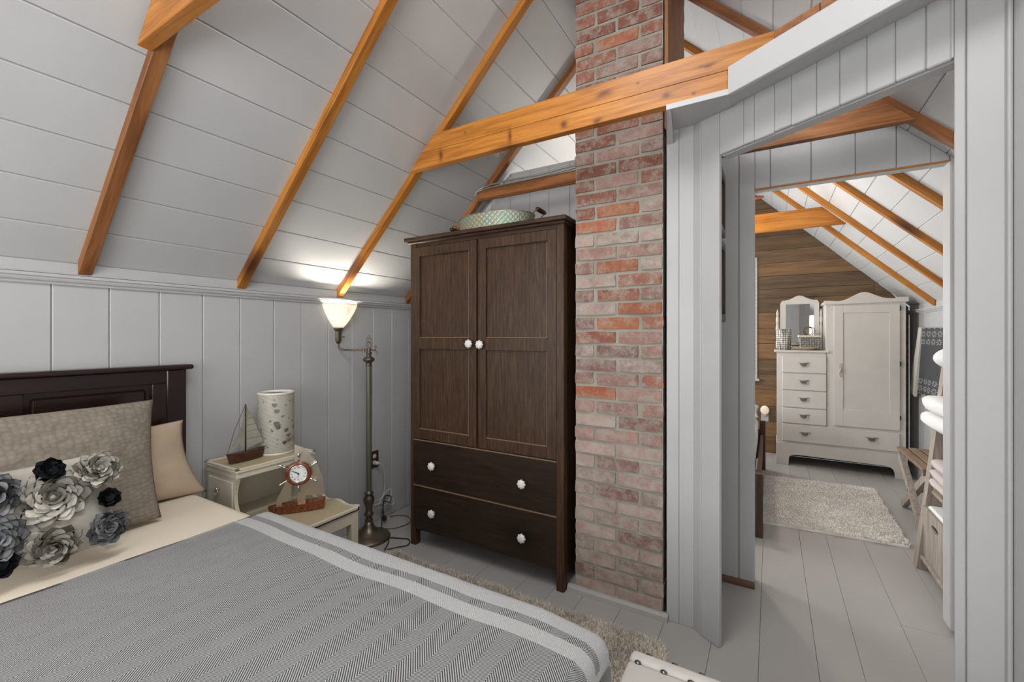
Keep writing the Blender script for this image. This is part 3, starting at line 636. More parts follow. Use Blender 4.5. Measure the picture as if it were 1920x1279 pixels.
def door(x0, x1, z0, z1, zmid0, zmid1):
    fr = 0.052; y0 = WY0-0.003; y1 = WY0+0.019
    g = G()
    g.box(x0, x0+fr, y0, y1, z0, z1, 0.002); g.box(x1-fr, x1, y0, y1, z0, z1, 0.002)
    for a, c in ((z0, z0+0.058), (zmid0, zmid1), (z1-0.055, z1)): g.box(x0+fr-0.001, x1-fr+0.001, y0+0.0004, y1, a, c, 0.002)
    d_ = g.put('door', 'ward', wa)
    for a, c in ((z0+0.058, zmid0), (zmid1, z1-0.055)):
        G().box(x0+fr-0.004, x1-fr+0.004, y0+0.0135, y1-0.0015, a-0.004, c+0.004).put('door_panel', 'ward', d_)
        e = G(); xa, xb = x0+fr, x1-fr
        e.box(xa, xb, y0+0.004, y0+0.012, a, a+0.0045, 0.0012); e.box(xb-0.0045, xb, y0+0.004, y0+0.012, a, c, 0.0012)
        e.put('lit_panel_bead', 'edge', d_)  # only on bottom and right edges, as highlights painted in a paler tone
    return d_
xm = -1.3955
dl = door(WX0+0.022, xm-0.006, 0.650, 1.800, 1.188, 1.255); dr_ = door(xm+0.006, WX1-0.040, 0.650, 1.800, 1.188, 1.255)
G().box(xm-0.02, xm+0.02, WY0+0.02, WY0+0.04, 0.65, 1.8).put('centre_post', 'black_in', wa)
knob(-1.435, WY0-0.004, 1.223, dl); knob(-1.362, WY0-0.004, 1.220, dr_)
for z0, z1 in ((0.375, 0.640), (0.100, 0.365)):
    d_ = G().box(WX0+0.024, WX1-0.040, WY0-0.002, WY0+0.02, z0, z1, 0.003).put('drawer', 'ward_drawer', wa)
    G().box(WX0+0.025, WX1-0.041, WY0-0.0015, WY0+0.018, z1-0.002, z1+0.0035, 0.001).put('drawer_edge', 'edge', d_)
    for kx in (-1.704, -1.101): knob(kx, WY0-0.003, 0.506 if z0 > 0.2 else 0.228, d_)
G().box(WX0+0.03, WX1-0.045, WY0+0.02, WY0+0.035, 0.10, 0.66).put('drawer_box', 'black_in', wa)

# tin tray on wardrobe
ty = thing('tin_tray', 'oval embossed tin tub with wood grips on the wardrobe top', 'tray', (-1.385, 2.16, 1.858))
def oval(prof, name, mat, uvs=False):
    b = bmesh.new(); n = 72; rings = []; uvl = b.loops.layers.uv.new('UVMap')
    for (rx, ry, z) in prof: rings.append([b.verts.new((rx*math.cos(2*PI*i/n), ry*math.sin(2*PI*i/n), z)) for i in range(n)])
    for j, (a, c) in enumerate(zip(rings, rings[1:])):
        for i in range(n):
            f = b.faces.new([a[i], a[(i+1) % n], c[(i+1) % n], c[i]])
            for lp, (uu, vv) in zip(f.loops, ((i, j), (i+1, j), (i+1, j+1), (i, j+1))):
                zz_ = prof[vv][2]; lp[uvl].uv = (uu/n*44, zz_/0.030)
    return b
b = oval([(0.235, 0.150, 0.001), (0.243, 0.157, 0.092)], 'x', 'tin'); me = me_from(b, 'wall'); o = link('tub_wall', me, 'tin', ty, True, True)
b = oval([(0.243, 0.157, 0.090), (0.2455, 0.1595, 0.0915), (0.246, 0.160, 0.0935), (0.2445, 0.1585, 0.0955), (0.241, 0.155, 0.094), (0.232, 0.147, 0.003)], 'x', 'tin'); o = link('rim', me_from(b, 'rim'), 'brushed', ty, True, True)
b = bmesh.new(); b.faces.new([b.verts.new((0.234*math.cos(2*PI*i/48), 0.149*math.sin(2*PI*i/48), 0.003)) for i in range(48)]); link('tub_floor', me_from(b, 'b'), 'brushed', ty, False, True)
for sx in (1, -1):
    h = G().tube(spline([(sx*0.243, -0.045, 0.050), (sx*0.268, -0.05, 0.075), (sx*0.295, -0.05, 0.098 if sx > 0 else 0.06)], 6), 0.0028, 8).tube(spline([(sx*0.243, 0.045, 0.050), (sx*0.268, 0.05, 0.075), (sx*0.295, 0.05, 0.098 if sx > 0 else 0.06)], 6), 0.0028, 8).put('handle', 'bronze', ty, True, True)
    zz_ = 0.098 if sx > 0 else 0.06
    gp = G().tube([(sx*0.295, -0.052, zz_), (sx*0.295, -0.045, zz_), (sx*0.295, 0.0, zz_), (sx*0.295, 0.045, zz_), (sx*0.295, 0.052, zz_)], [0.008, 0.012, 0.0135, 0.012, 0.008], 12)
    me = me_from(gp.bm, 'grip'); o = link('wooden_grip', me, 'walnut', h, True, True)

# ================================================================== BED
bd = thing('bed', 'dark espresso panelled bed with cream sheet against left wall', 'bed', (-1.3, 0.22, 0))
HY0, HY1 = -0.52, 0.951; HX0, HX1 = -2.325, -2.262
G().box(HX0, HX1+0.014, HY0-0.025, HY1+0.026, 1.118, 1.140, 0.009, seg=3).put('headboard_cap', 'head', bd)
for y0, y1 in ((HY0, HY0+0.075), (HY1-0.073, HY1)): G().box(HX0+0.003, HX1, y0, y1, 0, 1.118, 0.003).put('headboard_post', 'head', bd)
ya, yb = HY0+0.075, HY1-0.073
G().box(HX0+0.006, HX1-0.003, ya, yb, 1.062, 1.118, 0.002).put('headboard_rail', 'head', bd)
G().box(HX0+0.006, HX1-0.003, ya, yb, 0.30, 0.42, 0.002).put('headboard_rail', 'head', bd)
G().box(HX0+0.01, HX0+0.02, ya, yb, 0.30, 1.1).put('headboard_back', 'head', bd)
st = [ya, -0.015, 0.440, yb]
stiles = [(ya, ya+0.05), (-0.065, -0.005), (0.395, 0.452), (yb-0.052, yb)]
for y0, y1 in stiles: G().box(HX0+0.006, HX1-0.003, y0, y1, 0.42, 1.062, 0.002).put('headboard_stile', 'head', bd)
for (p0_, p1_), (q0, q1) in zip(stiles, stiles[1:]):
    G().box(HX0+0.02, HX1-0.022, p1_, q0, 0.42, 1.062).put('headboard_panel', 'head', bd)
    G().box(HX0+0.03, HX1-0.010, p1_+0.018, q0-0.018, 0.44, 1.042, 0.008).put('raised_panel', 'head', bd)
BX0, BX1, BY0, BY1, BZ = -2.225, -0.338, -0.50, 0.945, 0.600
def rbox(x0, x1, y0, y1, z0, z1, r, seg=5):
    b = bmesh.new(); bmesh.ops.create_cube(b, size=1)
    for v in b.verts: v.co = Vector(((x0+x1)/2+v.co.x*(x1-x0), (y0+y1)/2+v.co.y*(y1-y0), (z0+z1)/2+v.co.z*(z1-z0)))
    bmesh.ops.bevel(b, geom=b.edges[:], offset=r, segments=seg, affect='EDGES', profile=0.5); g = G(); g.add(b); return g
rbox(BX0, BX1, BY0, BY1, 0.33, BZ-0.006, 0.045).put('mattress', 'sheet', bd, True)
rbox(BX0, BX1-0.01, BY0+0.01, BY1-0.01, 0.14, 0.335, 0.02, 3).put('box_spring', 'sheet', bd, True)
for y0 in (BY0+0.015, BY1-0.04): G().box(BX0-0.02, BX1-0.03, y0, y0+0.024, 0.10, 0.26, 0.003).put('side_rail', 'head', bd)
for x in (-0.42, -2.1):
    for y0 in (BY0+0.05, BY1-0.1): G().box(x, x+0.05, y0, y0+0.05, 0, 0.14, 0.003).put('leg', 'head', bd)
# throw blanket
th = bmesh.new(); uvl = th.loops.layers.uv.new('UVMap')
def roll(s_, edge, r):      # flat up to edge-r, round over, then hang: -> (position, drop)
    flat = edge-r
    if s_ <= flat: return s_, 0.0
    a = s_-flat
    if a < r*PI/2: return flat+r*math.sin(a/r), r*(1-math.cos(a/r))
    return flat+r, r+(a-r*PI/2)
ssv = [BY0+0.03+(BY1-0.1-BY0)*i/40 for i in range(40)]+[0.84+0.0085*i for i in range(40)]
ssv = sorted(set(round(s_, 4) for s_ in ssv))
X0, XE = -1.645, BX1+0.022
xsv = [X0+(XE-0.09-X0)*i/70 for i in range(70)]+[XE-0.09+0.0085*i for i in range(17)]
grid = []
for x_ in xsv:
    row = []
    for s_ in ssv:
        f = (x_-X0)/(XE-X0)
        wob = 0.004*math.sin(f*9+0.4)+0.003*math.sin(f*23)
        cf = max(0, (x_-(XE-0.30))/0.30)**2
        y, dy = roll(s_+wob*max(0, min(1, (s_-0.5)*3)), BY1+0.026, 0.020)
        x, dx = roll(x_, XE, 0.032)
        z = BZ+0.004-dy-dx*(0.75 if dy > 0.02 else 1.0)
        cx = max(0, (x-(XE-0.16))/0.16); cy = max(0, (y-(BY1-0.20))/0.21)
        z -= 0.016*cx*cy*cy
        if dy < 0.001 and dx < 0.001: z += 0.0035*(0.4+noise.noise(Vector((x*4, y*4, 0))))+0.0012*noise.noise(Vector((x*14, y*14, 3)))
        if dy > 0.03: y += 0.006*(1+math.sin(x*31))+0.05*max(0, dy-0.03)*math.sin(x*13)
        if dx > 0.03: x += 0.10*(dx-0.03)
        row.append(th.verts.new((x, y, z)))
    grid.append(row)
for i in range(len(xsv)-1):
    for j in range(len(ssv)-1):
        f = th.faces.new([grid[i][j], grid[i+1][j], grid[i+1][j+1], grid[i][j+1]])
        for lp, (a, c) in zip(f.loops, ((i, j), (i+1, j), (i+1, j+1), (i, j+1))):
            lp[uvl].uv = (xsv[a]+10, 0.946-ssv[c])
bmesh.ops.solidify(th, geom=th.faces[:], thickness=-0.004)
me = bpy.data.meshes.new('throw'); th.to_mesh(me); th.free()
tw = link('throw_blanket', me, 'throw', None, True)
tag(tw, 'grey and white herringbone throw blanket with white side stripes on bed', 'blanket')
# corner of the throw hanging at the foot
# ---------------- pillows
def pillow(name, C, U, V, hw, hh, ht, mat, parent=None, nu=40, a=0.06, wav=0.0, seed=0, p=0.42):
    C, U, V = Vector(C), Vector(U).normalized(), Vector(V).normalized(); Nn = U.cross(V).normalized()
    b = bmesh.new(); gr = {}
    for side in (1, -1):
        for i in range(nu+1):
            for j in range(nu+1):
                u, v = -1+2*i/nu, -1+2*j/nu
                if side == -1 and (i in (0, nu) or j in (0, nu)): gr[(side, i, j)] = gr[(1, i, j)]; continue
                x = hw*u*(1-a*(1-v*v)); y = hh*v*(1-a*(1-u*u)); t = ht*(max(0, 1-u*u)*max(0, 1-v*v))**p
                t *= 1+0.10*noise.noise(Vector((u*2+seed, v*2, side)))
                t += wav*noise.noise(Vector((u*7, v*7, seed)))*(1-max(abs(u), abs(v))**6)
                gr[(side, i, j)] = b.verts.new(C+U*x+V*y+Nn*(side*t))
    for side in (1, -1):
        for i in range(nu):
            for j in range(nu):
                q = [gr[(side, i, j)], gr[(side, i+1, j)], gr[(side, i+1, j+1)], gr[(side, i, j+1)]]
                b.faces.new(q if side == 1 else q[::-1])
    me = me_from(b, name); return link(name, me, mat, parent, True)
o = pillow('sham_pillow', (-2.015, 0.362, 0.812), (0, 1, 0.0), (-0.55, 0.14, 1), 0.388, 0.232, 0.075, 'quilt', None, 60, 0.045, 0.006, 2); tag(o, 'large taupe quilted sham leaning on the headboard', 'pillow')
o = pillow('pillow', (-2.165, 0.612, 0.748), (0.05, 1, 0.0), (-0.22, -0.20, 1), 0.325, 0.165, 0.065, 'linen', None, 40, 0.10, 0.003, 5); tag(o, 'tan linen pillow behind the quilted sham, at its right', 'pillow')
# flower pillow
FP = thing('flower_pillow', 'small beige pillow covered with felt flowers on bed front', 'pillow', (-1.775, 0.36, 0.60))
UU = Vector((0.06, 1, 0.02)); VV = Vector((-0.36, 0, 1))
pc = pillow('cover', (-1.79, 0.33, 0.765), UU, VV, 0.215, 0.140, 0.052, 'felt', FP, 36, 0.05, 0.004, 9)
G().box(-1.80, -1.768, 0.548, 0.570, 0.655, 0.668, 0.005).put('corner_tab', 'felt_taupe', FP)
Uu = UU.normalized(); Vv = (VV-Uu*VV.dot(Uu)).normalized(); Nf = Uu.cross(Vv)
def petalmesh(mat, cup=0.25, wv=0.0):
    b = bmesh.new(); ysp = [0, 0.28, 0.52, 0.70, 0.84, 0.94, 0.99]; n = len(ysp)-1; gr = []
    for i in range(n+1):
        row = []
        y0 = ysp[i]
        hw = math.sqrt(max(0.0, 0.25-(y0-0.5)**2)) if y0 > 0.5 else 0.30+0.40*y0
        for j in range(-3, 4):
            t = j/3; x = t*hw; y = y0-(0.05*t*t if y0 > 0.5 else 0)
            z = cup*(x*x*0.9)+cup*0.30*y0*y0-0.05*t*y0
            row.append(b.verts.new((x, y, z)))
        gr.append(row)
    for i in range(n):
        for j in range(6): b.faces.new([gr[i][j], gr[i][j+1], gr[i+1][j+1], gr[i+1][j]])
    bmesh.ops.solidify(b, geom=b.faces[:], thickness=0.03)
    me = bpy.data.meshes.new('petal'); b.to_mesh(me); b.free(); me.materials.append(M[mat]); me.polygons.foreach_set('use_smooth', [True]*len(me.polygons)); return me
PM = {k: [petalmesh(k, 0.25), petalmesh(k, 0.5)] for k in ('felt_cream', 'felt_grey', 'felt_taupe', 'felt_black', 'felt')}
def flower(P, Rr, mat, tilt=(0, 0), rings=((11, 1.04, 0.04), (10, 0.88, 0.10), (8, 0.71, 0.20), (7, 0.55, 0.36), (5, 0.40, 0.62), (3, 0.26, 1.0)), label=None):
    base = Matrix(((Uu.x, Vv.x, Nf.x, 0), (Uu.y, Vv.y, Nf.y, 0), (Uu.z, Vv.z, Nf.z, 0), (0, 0, 0, 1)))
    mt = Matrix.Translation(P) @ base @ Euler((tilt[0], tilt[1], 0)).to_matrix().to_4x4()
    g = G().ball((0, 0, 0.004), Rr*0.16, (1, 1, 0.8), 10); me = me_from(g.bm, 'heart'); me.materials.append(M[mat])
    me.polygons.foreach_set('use_smooth', [True]*len(me.polygons))
    f = bpy.data.objects.new('felt_flower', me); COL.objects.link(f); f.parent = FP
    loc = Matrix.Translation((1.775, -0.36, -0.60)) @ mt
    f.matrix_basis = loc
    if label: f['label'] = label
    k = 0
    for n, rad, an in rings:
        for i in range(n):
            a = 2*PI*(i+0.5*(k % 2)+R_.uniform(-.12, .12))/n
            o = bpy.data.objects.new('petal', PM[mat][0 if an < 0.5 else 1]); COL.objects.link(o); o.parent = f
            rr_ = Rr*rad*R_.uniform(0.92, 1.06); wsc = rr_*min(1.5, 2*PI/n*1.25)
            o.matrix_basis = Matrix.Rotation(a, 4, 'Z') @ Matrix.Translation((0, Rr*0.03, 0.0016*k+0.001)) @ Matrix.Rotation(an+R_.uniform(-.05, .05), 4, 'X') @ Matrix.Diagonal((wsc, rr_, rr_, 1))
        k += 1
    return f
off = Nf*0.010
flower(Vector((-1.752, 0.405, 0.812)), 0.075, 'felt_cream', (0, 0), label='largest cream felt flower')
flower(Vector((-1.752, 0.502, 0.862)), 0.058, 'felt_cream', (-0.25, 0.15), label='cream felt flower at the top corner')
flower(Vector((-1.765, 0.292, 0.848)), 0.060, 'felt_grey', (0.1, -0.1), label='grey felt flower at the top edge')
flower(Vector((-1.722, 0.292, 0.745)), 0.060, 'felt_grey', (0.1, 0), label='grey felt flower low on the left')
flower(Vector((-1.706, 0.512, 0.700)), 0.052, 'felt_grey', (0.35, 0.2), label='grey felt flower at the lower right corner')
flower(Vector((-1.704, 0.395, 0.690)), 0.062, 'felt_taupe', (0.55, -0.2), label='taupe felt flower along the bottom edge')
sm_ = ((9, 1.0, 0.10), (7, 0.75, 0.3), (5, 0.5, 0.6))
flower(Vector((-1.738, 0.524, 0.775)), 0.030, 'felt_black', (0, 0), sm_, 'small black felt flower')
flower(Vector((-1.768, 0.405, 0.884)), 0.036, 'felt_black', (0, 0), sm_, 'small black felt flower')
flower(Vector((-1.712, 0.300, 0.678)), 0.036, 'felt_black', (0, 0), sm_, 'small black felt flower')
flower(Vector((-1.80, 0.16, 0.80)), 0.06, 'felt_cream'); 

# ================================================================== NIGHTSTAND (two-tier side table)
NX0, NX1, NY0, NY1 = -2.300, -2.020, 1.040, 1.430
LX1, LY1 = -1.735, 1.470
ns = thing('side_table', 'cream two-tier side table with cane tops next to the bed', 'side table', (-2.02, 1.25, 0))
ZT, ZL = 0.678, 0.432
G().box(NX0, NX1, NY0, NY1, ZT-0.020, ZT-0.007, 0.003).box(NX0+0.004, NX1-0.006, NY0+0.004, NY1-0.004, ZT-0.045, ZT-0.02, 0.002).put('upper_top', 'cream', ns)
G().box(NX0, NX1, NY0, NY0+0.016, ZT-0.008, ZT, 0.002).box(NX0, NX1, NY1-0.016, NY1, ZT-0.008, ZT, 0.002).box(NX0, NX0+0.016, NY0, NY1, ZT-0.008, ZT, 0.002).box(NX1-0.016, NX1, NY0, NY1, ZT-0.008, ZT, 0.002).put('upper_rim', 'cream', ns)
G().box(NX0+0.016, NX1-0.016, NY0+0.016, NY1-0.016, ZT-0.007, ZT-0.0045).put('upper_cane', 'cane', ns)
# side panels with a scooped front profile
def scoop(y0, y1):
    pts = [(NX0+0.006, 0.38), (NX0+0.006, ZT-0.045), (NX1-0.012, ZT-0.045)]
    for k in range(9):
        t = k/8; pts.append((NX1-0.012-0.035*math.sin(t*PI*0.9)+0.05*t*t, ZT-0.05-(ZT-0.05-ZL)*t))
    pts.append((NX1+0.03, 0.38))
    return G().prism(pts, y0, y1, 'Y')
for y0, y1 in ((NY0+0.008, NY0+0.024), (NY1-0.024, NY1-0.008)): scoop(y0, y1).put('side_panel', 'cream', ns)
dr = G().box(NX0+0.03, NX1-0.04, NY0+0.002, NY0+0.010, 0.47, 0.615, 0.003).put('drawer_front', 'cream', ns)
kn = G().lathe([(0.004, 0), (0.004, 0.008), (0.008, 0.012), (0.007, 0.017), (0.0, 0.019)], (0, 0, 0), 14, Matrix.Translation((-2.165, NY0+0.002, 0.572)) @ Matrix.Rotation(PI/2, 4, 'X')).put('ring_post', 'brushed', dr, True)
G().tube([(-2.165+0.016*math.sin(2*PI*i/20), NY0-0.012, 0.556+0.016*math.cos(2*PI*i/20)) for i in range(21)], 0.0022, 6, caps=False).put('ring_pull', 'brushed', dr, True)
G().box(NX0+0.01, NX0+0.02, NY0+0.02, NY1-0.02, 0.38, ZT-0.045).put('back_panel', 'cream', ns)
G().box(NX0+0.004, LX1, NY0, LY1, ZL-0.020, ZL-0.008, 0.003).put('lower_top', 'cream', ns)
G().box(NX1-0.10, LX1-0.016, NY0+0.016, LY1-0.016, ZL-0.008, ZL-0.0055).put('lower_cane', 'cane', ns)
# wavy gallery rims on the lower tier
def wavy(x0, x1, y0, y1, along):
    g = G(); n = 24
    pts = []
    for k in range(n+1):
        t = k/n; h = 0.010+0.006*math.cos(t*4*PI)+0.012*max(0, 1-t*5)
        pts.append((t, h))
    if along == 'X': poly = [(x0+(x1-x0)*t, ZL-0.008+h) for t, h in pts]+[(x1, ZL-0.02), (x0, ZL-0.02)]; g.prism(poly, y0, y1, 'Y')
    else: poly = [(y0+(y1-y0)*t, ZL-0.008+h) for t, h in pts]+[(y1, ZL-0.02), (y0, ZL-0.02)]; g.prism(poly, x0, x1, 'X')
    return g
wavy(NX1-0.02, LX1, LY1-0.012, LY1, 'X').put('gallery_rim', 'cream', ns); wavy(NX1-0.02, LX1, NY0, NY0+0.012, 'X').put('gallery_rim', 'cream', ns)
G().box(LX1-0.012, LX1, NY0, LY1, ZL-0.02, ZL+0.002, 0.002).put('gallery_rim', 'cream', ns)
G().box(NX0+0.01, LX1-0.006, NY0+0.006, LY1-0.006, ZL-0.075, ZL-0.02, 0.002).put('apron', 'cream', ns)
for x0 in (NX0+0.006, LX1-0.044):
    for y0 in (NY0+0.004, LY1-0.044): G().box(x0+(-0.001 if x0 < -2 else 0.0015), x0+0.0395, y0-0.0012, y0+0.0392, 0, ZL-0.021, 0.002).put('leg', 'cream', ns)
# ---------------- vase
vz = ZT-0.0045+0.0002; vc = (-2.178, 1.315)
b = bmesh.new(); n, hN = 150, 104; NV = 150; Hh = 0.305; rad = 0.083; pr = random.Random(11)
holes = [(pr.uniform(0, NV), pr.uniform(8, 96), pr.choice([0.55, 0.8, 1.0])) for _ in range(130)]
hearts = [(pr.uniform(0, NV), pr.uniform(10, 90), 2.4) for _ in range(16)]
def hole(i, j):
    for hi, hj, r in holes:
        d_ = min(abs(i-hi), NV-abs(i-hi))
        if (d_*0.0035)**2+((j-hj)*0.0029)**2 < (r*0.0032)**2: return True
    for hi, hj, r in hearts:
        dx = (i-hi+NV/2) % NV-NV/2; dy = (j-hj)*0.85
        x_, y_ = dx/r*0.85, dy/r
        if (x_*x_+y_*y_-1)**3-x_*x_*y_**3 < 0: return True
    return False
vr = [[b.verts.new((rad*(1+0.004*math.sin(j*0.9+i*0.5))*math.cos(2*PI*i/n), rad*(1+0.004*math.sin(j*0.9+i*0.5))*math.sin(2*PI*i/n), Hh*j/hN)) for i in range(n)] for j in range(hN+1)]
for j in range(hN):
    for i in range(n):
        if not hole(i+0.5, j+0.5): b.faces.new([vr[j][i], vr[j][(i+1) % n], vr[j+1][(i+1) % n], vr[j+1][i]])
bmesh.ops.solidify(b, geom=b.faces[:], thickness=0.004)
va = thing('vase', 'tall cream pierced ceramic cylinder vase on the upper table top', 'vase', (vc[0], vc[1], vz))
me = bpy.data.meshes.new('vase_body'); b.to_mesh(me); b.free(); link('body', me, 'vase', va, True, True)
G().lathe([(rad-0.006, Hh-0.008), (rad+0.001, Hh-0.006), (rad+0.003, Hh), (rad, Hh+0.005), (rad-0.005, Hh+0.004), (rad-0.007, Hh-0.006)], n=64).put('rim', 'vase', va, True, True)
G().lathe([(0, 0.0), (rad, 0.0), (rad+0.001, 0.01), (rad-0.004, 0.012), (0, 0.012)], n=64).put('foot', 'vase', va, True, True)
# ---------------- model sailboats
sb = thing('sailboat_model', 'small weathered wooden sailboat model beside the vase', 'sailboat', (-2.145, 1.145, ZT+0.0002), (0, 0, math.radians(92)))
hull = [(-0.085, -0.004), (-0.06, -0.016), (0, -0.021), (0.06, -0.015), (0.098, 0), (0.06, 0.015), (0, 0.021), (-0.06, 0.016), (-0.085, 0.004)]
G().hull([Vector((x*1.0, y, 0.040+0.010*(x/0.1)**2)) for x, y in hull], [Vector((x*0.86, y*0.6, 0.0)) for x, y in hull]).put('hull', 'walnut', sb, False, True)
G().tube([(0.0, 0, 0.03), (0.0, 0, 0.265)], 0.003, 8).put('mast', 'walnut', sb, True, True)
G().prism([(0.005, 0.055), (0.085, 0.075), (0.004, 0.262)], -0.002, 0.002, 'Y').put('main_sail', 'sail', sb, False, True)
G().prism([(-0.006, 0.245), (-0.012, 0.18), (-0.042, 0.10), (-0.075, 0.055), (-0.06, 0.055), (-0.035, 0.09), (-0.01, 0.055)], -0.002, 0.002, 'Y').put('jib_sail', 'sail', sb, False, True)
G().tube([(0, 0, 0.262), (-0.05, 0, 0.15), (-0.08, 0, 0.05)], 0.0012, 5).put('forestay', 'walnut', sb, False, True)
for z_ in (0.10, 0.135, 0.165, 0.195): G().box(0.006, 0.085-(z_-0.075)*0.40, -0.0028, 0.0028, z_, z_+0.0012).put('batten', 'walnut', sb, False, True)

cz = ZL-0.0055+0.0003
ck = thing('ship_wheel_clock', 'rosewood sailboat clock with ship wheel on lower table tier', 'clock', (-1.955, 1.285, cz), (0, 0, math.radians(52)))
hull2 = [(-0.125, 0.0), (-0.10, -0.020), (-0.03, -0.030), (0.06, -0.028), (0.125, -0.018), (0.125, 0.018), (0.06, 0.028), (-0.03, 0.030), (-0.10, 0.020)]
G().hull([Vector((x, y, 0.040+0.010*(x > 0.1))) for x, y in hull2], [Vector((x*0.94, y*0.85, 0.0)) for x, y in hull2]).put('hull', 'rosewood', ck, False, True)
# brushed metal sails
G().prism([(0.0, 0.034), (0.035, 0.034), (0.035, 0.072), (0.122, 0.066), (0.112, 0.15), (0.080, 0.235), (0.030, 0.300), (-0.012, 0.322), (-0.012, 0.12), (0.0, 0.12)], -0.0015, 0.0015, 'Y').put('main_sail', 'brushed', ck, False, True)
G().prism([(-0.090, 0.030), (-0.070, 0.030), (-0.064, 0.058), (-0.026, 0.070), (-0.026, 0.18), (-0.05, 0.145), (-0.090, 0.064)], -0.0015, 0.0015, 'Y').put('jib_sail', 'brushed', ck, False, True)
mt = Matrix.Translation((0.006, -0.006, 0.185)) @ Matrix.Rotation(PI/2, 4, 'X') @ Matrix.Scale(1.22, 4)
g = G().lathe([(0.031, 0.002), (0.031, 0.014), (0.036, 0.017), (0.044, 0.015), (0.047, 0.010), (0.047, 0.0), (0.031, 0.0)], n=40, mtx=mt)
wh_ = g.put('ship_wheel', 'rosewood', ck, True, True)
G().lathe([(0.029, 0.010), (0.031, 0.016), (0.034, 0.016), (0.033, 0.010)], n=40, mtx=mt).put('bezel', 'chrome', ck, True, True)
G().lathe([(0.0, 0.012), (0.030, 0.012), (0.030, 0.010)], n=40, mtx=mt).put('dial', 'dial', ck, False, True)
for k in range(6):
    a = k*PI/3
    mm = mt @ Matrix.Rotation(a, 4, 'Z') @ Matrix.Translation((0, 0.047, 0.008)) @ Matrix.Rotation(-PI/2, 4, 'X')
    gg = G().lathe([(0.0022, -0.004), (0.0022, 0.006), (0.0042, 0.008), (0.0024, 0.011), (0.0038, 0.018), (0.0052, 0.025), (0.004, 0.031), (0, 0.033)], n=10, mtx=mm)
    link('handle', me_from(gg.bm, 'h'), 'chrome', wh_, True, True)
# hands (ten to ten) and Roman numerals
for ang, ln_, wd_, nm in ((-55, 0.016, 0.0016, 'hour_hand'), (-60, 0.023, 0.0010, 'minute_hand'), (185, 0.018, 0.0005, 'second_hand')):
    mm = mt @ Matrix.Rotation(-math.radians(ang), 4, 'Z')
    gg = G().box(-wd_, wd_, -0.004, ln_, 0.0132, 0.0138, 0, mm).box(-0.0022, 0.0022, -0.0022, 0.0022, 0.0130, 0.0136, 0, mm); link(nm, me_from(gg.bm, nm), 'black', ck, False, True)
dg = bpy.context.evaluated_depsgraph_get()
rom = ['XII', 'I', 'II', 'III', 'IIII', 'V', 'VI', 'VII', 'VIII', 'IX', 'X', 'XI']
gn = G()
for k, tx in enumerate(rom):
    cu = bpy.data.curves.new('numeral', 'FONT'); cu.body = tx; cu.size = 0.0072; cu.align_x = 'CENTER'; cu.align_y = 'CENTER'; cu.space_character = 0.85
    to = bpy.data.objects.new('numeral', cu); COL.objects.link(to); bpy.context.view_layer.update()
    me = to.evaluated_get(bpy.context.evaluated_depsgraph_get()).to_mesh(); tb = bmesh.new(); tb.from_mesh(me); to.evaluated_get(bpy.context.evaluated_depsgraph_get()).to_mesh_clear()
    a = k*PI/6
    gn.add(tb, mt @ Matrix.Rotation(-a, 4, 'Z') @ Matrix.Translation((0, 0.0235, 0.0128)))
    bpy.data.objects.remove(to); bpy.data.curves.remove(cu)
me = me_from(gn.bm, 'numerals'); link('numerals', me, 'black', ck, False, True)

# ================================================================== FLOOR LAMP
LP = Vector((-2.163, 1.902, 0))
la = thing('floor_lamp', 'bronze swing-arm floor lamp with lit white glass bowl shade', 'floor lamp', LP)
G().lathe([(0, 0), (0.128, 0), (0.131, 0.008), (0.128, 0.016), (0.118, 0.020), (0.112, 0.026), (0.085, 0.034), (0.060, 0.048), (0.040, 0.068), (0.028, 0.090), (0.022, 0.110), (0, 0.11)], n=48).put('base', 'bronze', la, True, True)
G().lathe([(0.020, 0.105), (0.026, 0.118), (0.018, 0.128), (0.020, 0.140), (0.030, 0.152), (0.024, 0.166), (0.019, 0.180), (0.022, 0.200), (0.030, 0.225), (0.034, 0.245), (0.030, 0.262), (0.020, 0.272), (0.026, 0.280), (0.030, 0.285), (0.022, 0.292), (0.016, 0.30)], n=32).put('lower_urn', 'bronze', la, True, True)
G().lathe([(0.0165, 0.29), (0.0165, 1.085)], n=24).put('pole', 'pole', la, True, True)
G().lathe([(0.017, 1.078), (0.020, 1.086), (0.016, 1.094), (0.018, 1.10), (0.034, 1.112), (0.036, 1.120), (0.030, 1.130), (0.016, 1.138), (0.013, 1.150), (0.018, 1.156), (0.016, 1.166), (0.010, 1.170), (0.013, 1.178), (0.013, 1.190), (0.0, 1.194)], n=28).put('upper_urn', 'bronze', la, True, True)
Dm = Vector((-math.cos(math.atan(485/821)), -math.sin(math.atan(485/821)), 0)); Dr_ = -Dm
def LPt(s_, z): return (Dm.x*s_, Dm.y*s_, z)
sh = 0.194
G().tube(spline([LPt(0.0, 1.178), LPt(0.05, 1.178), LPt(0.12, 1.178), LPt(0.165, 1.180), LPt(0.188, 1.196), LPt(sh, 1.225)], 8), 0.0055, 12).lathe([(0.0085, 0), (0.0085, 0.02)], (Dm.x*0.03, Dm.y*0.03, 1.168), 10).put('arm', 'bronze', la, True, True)
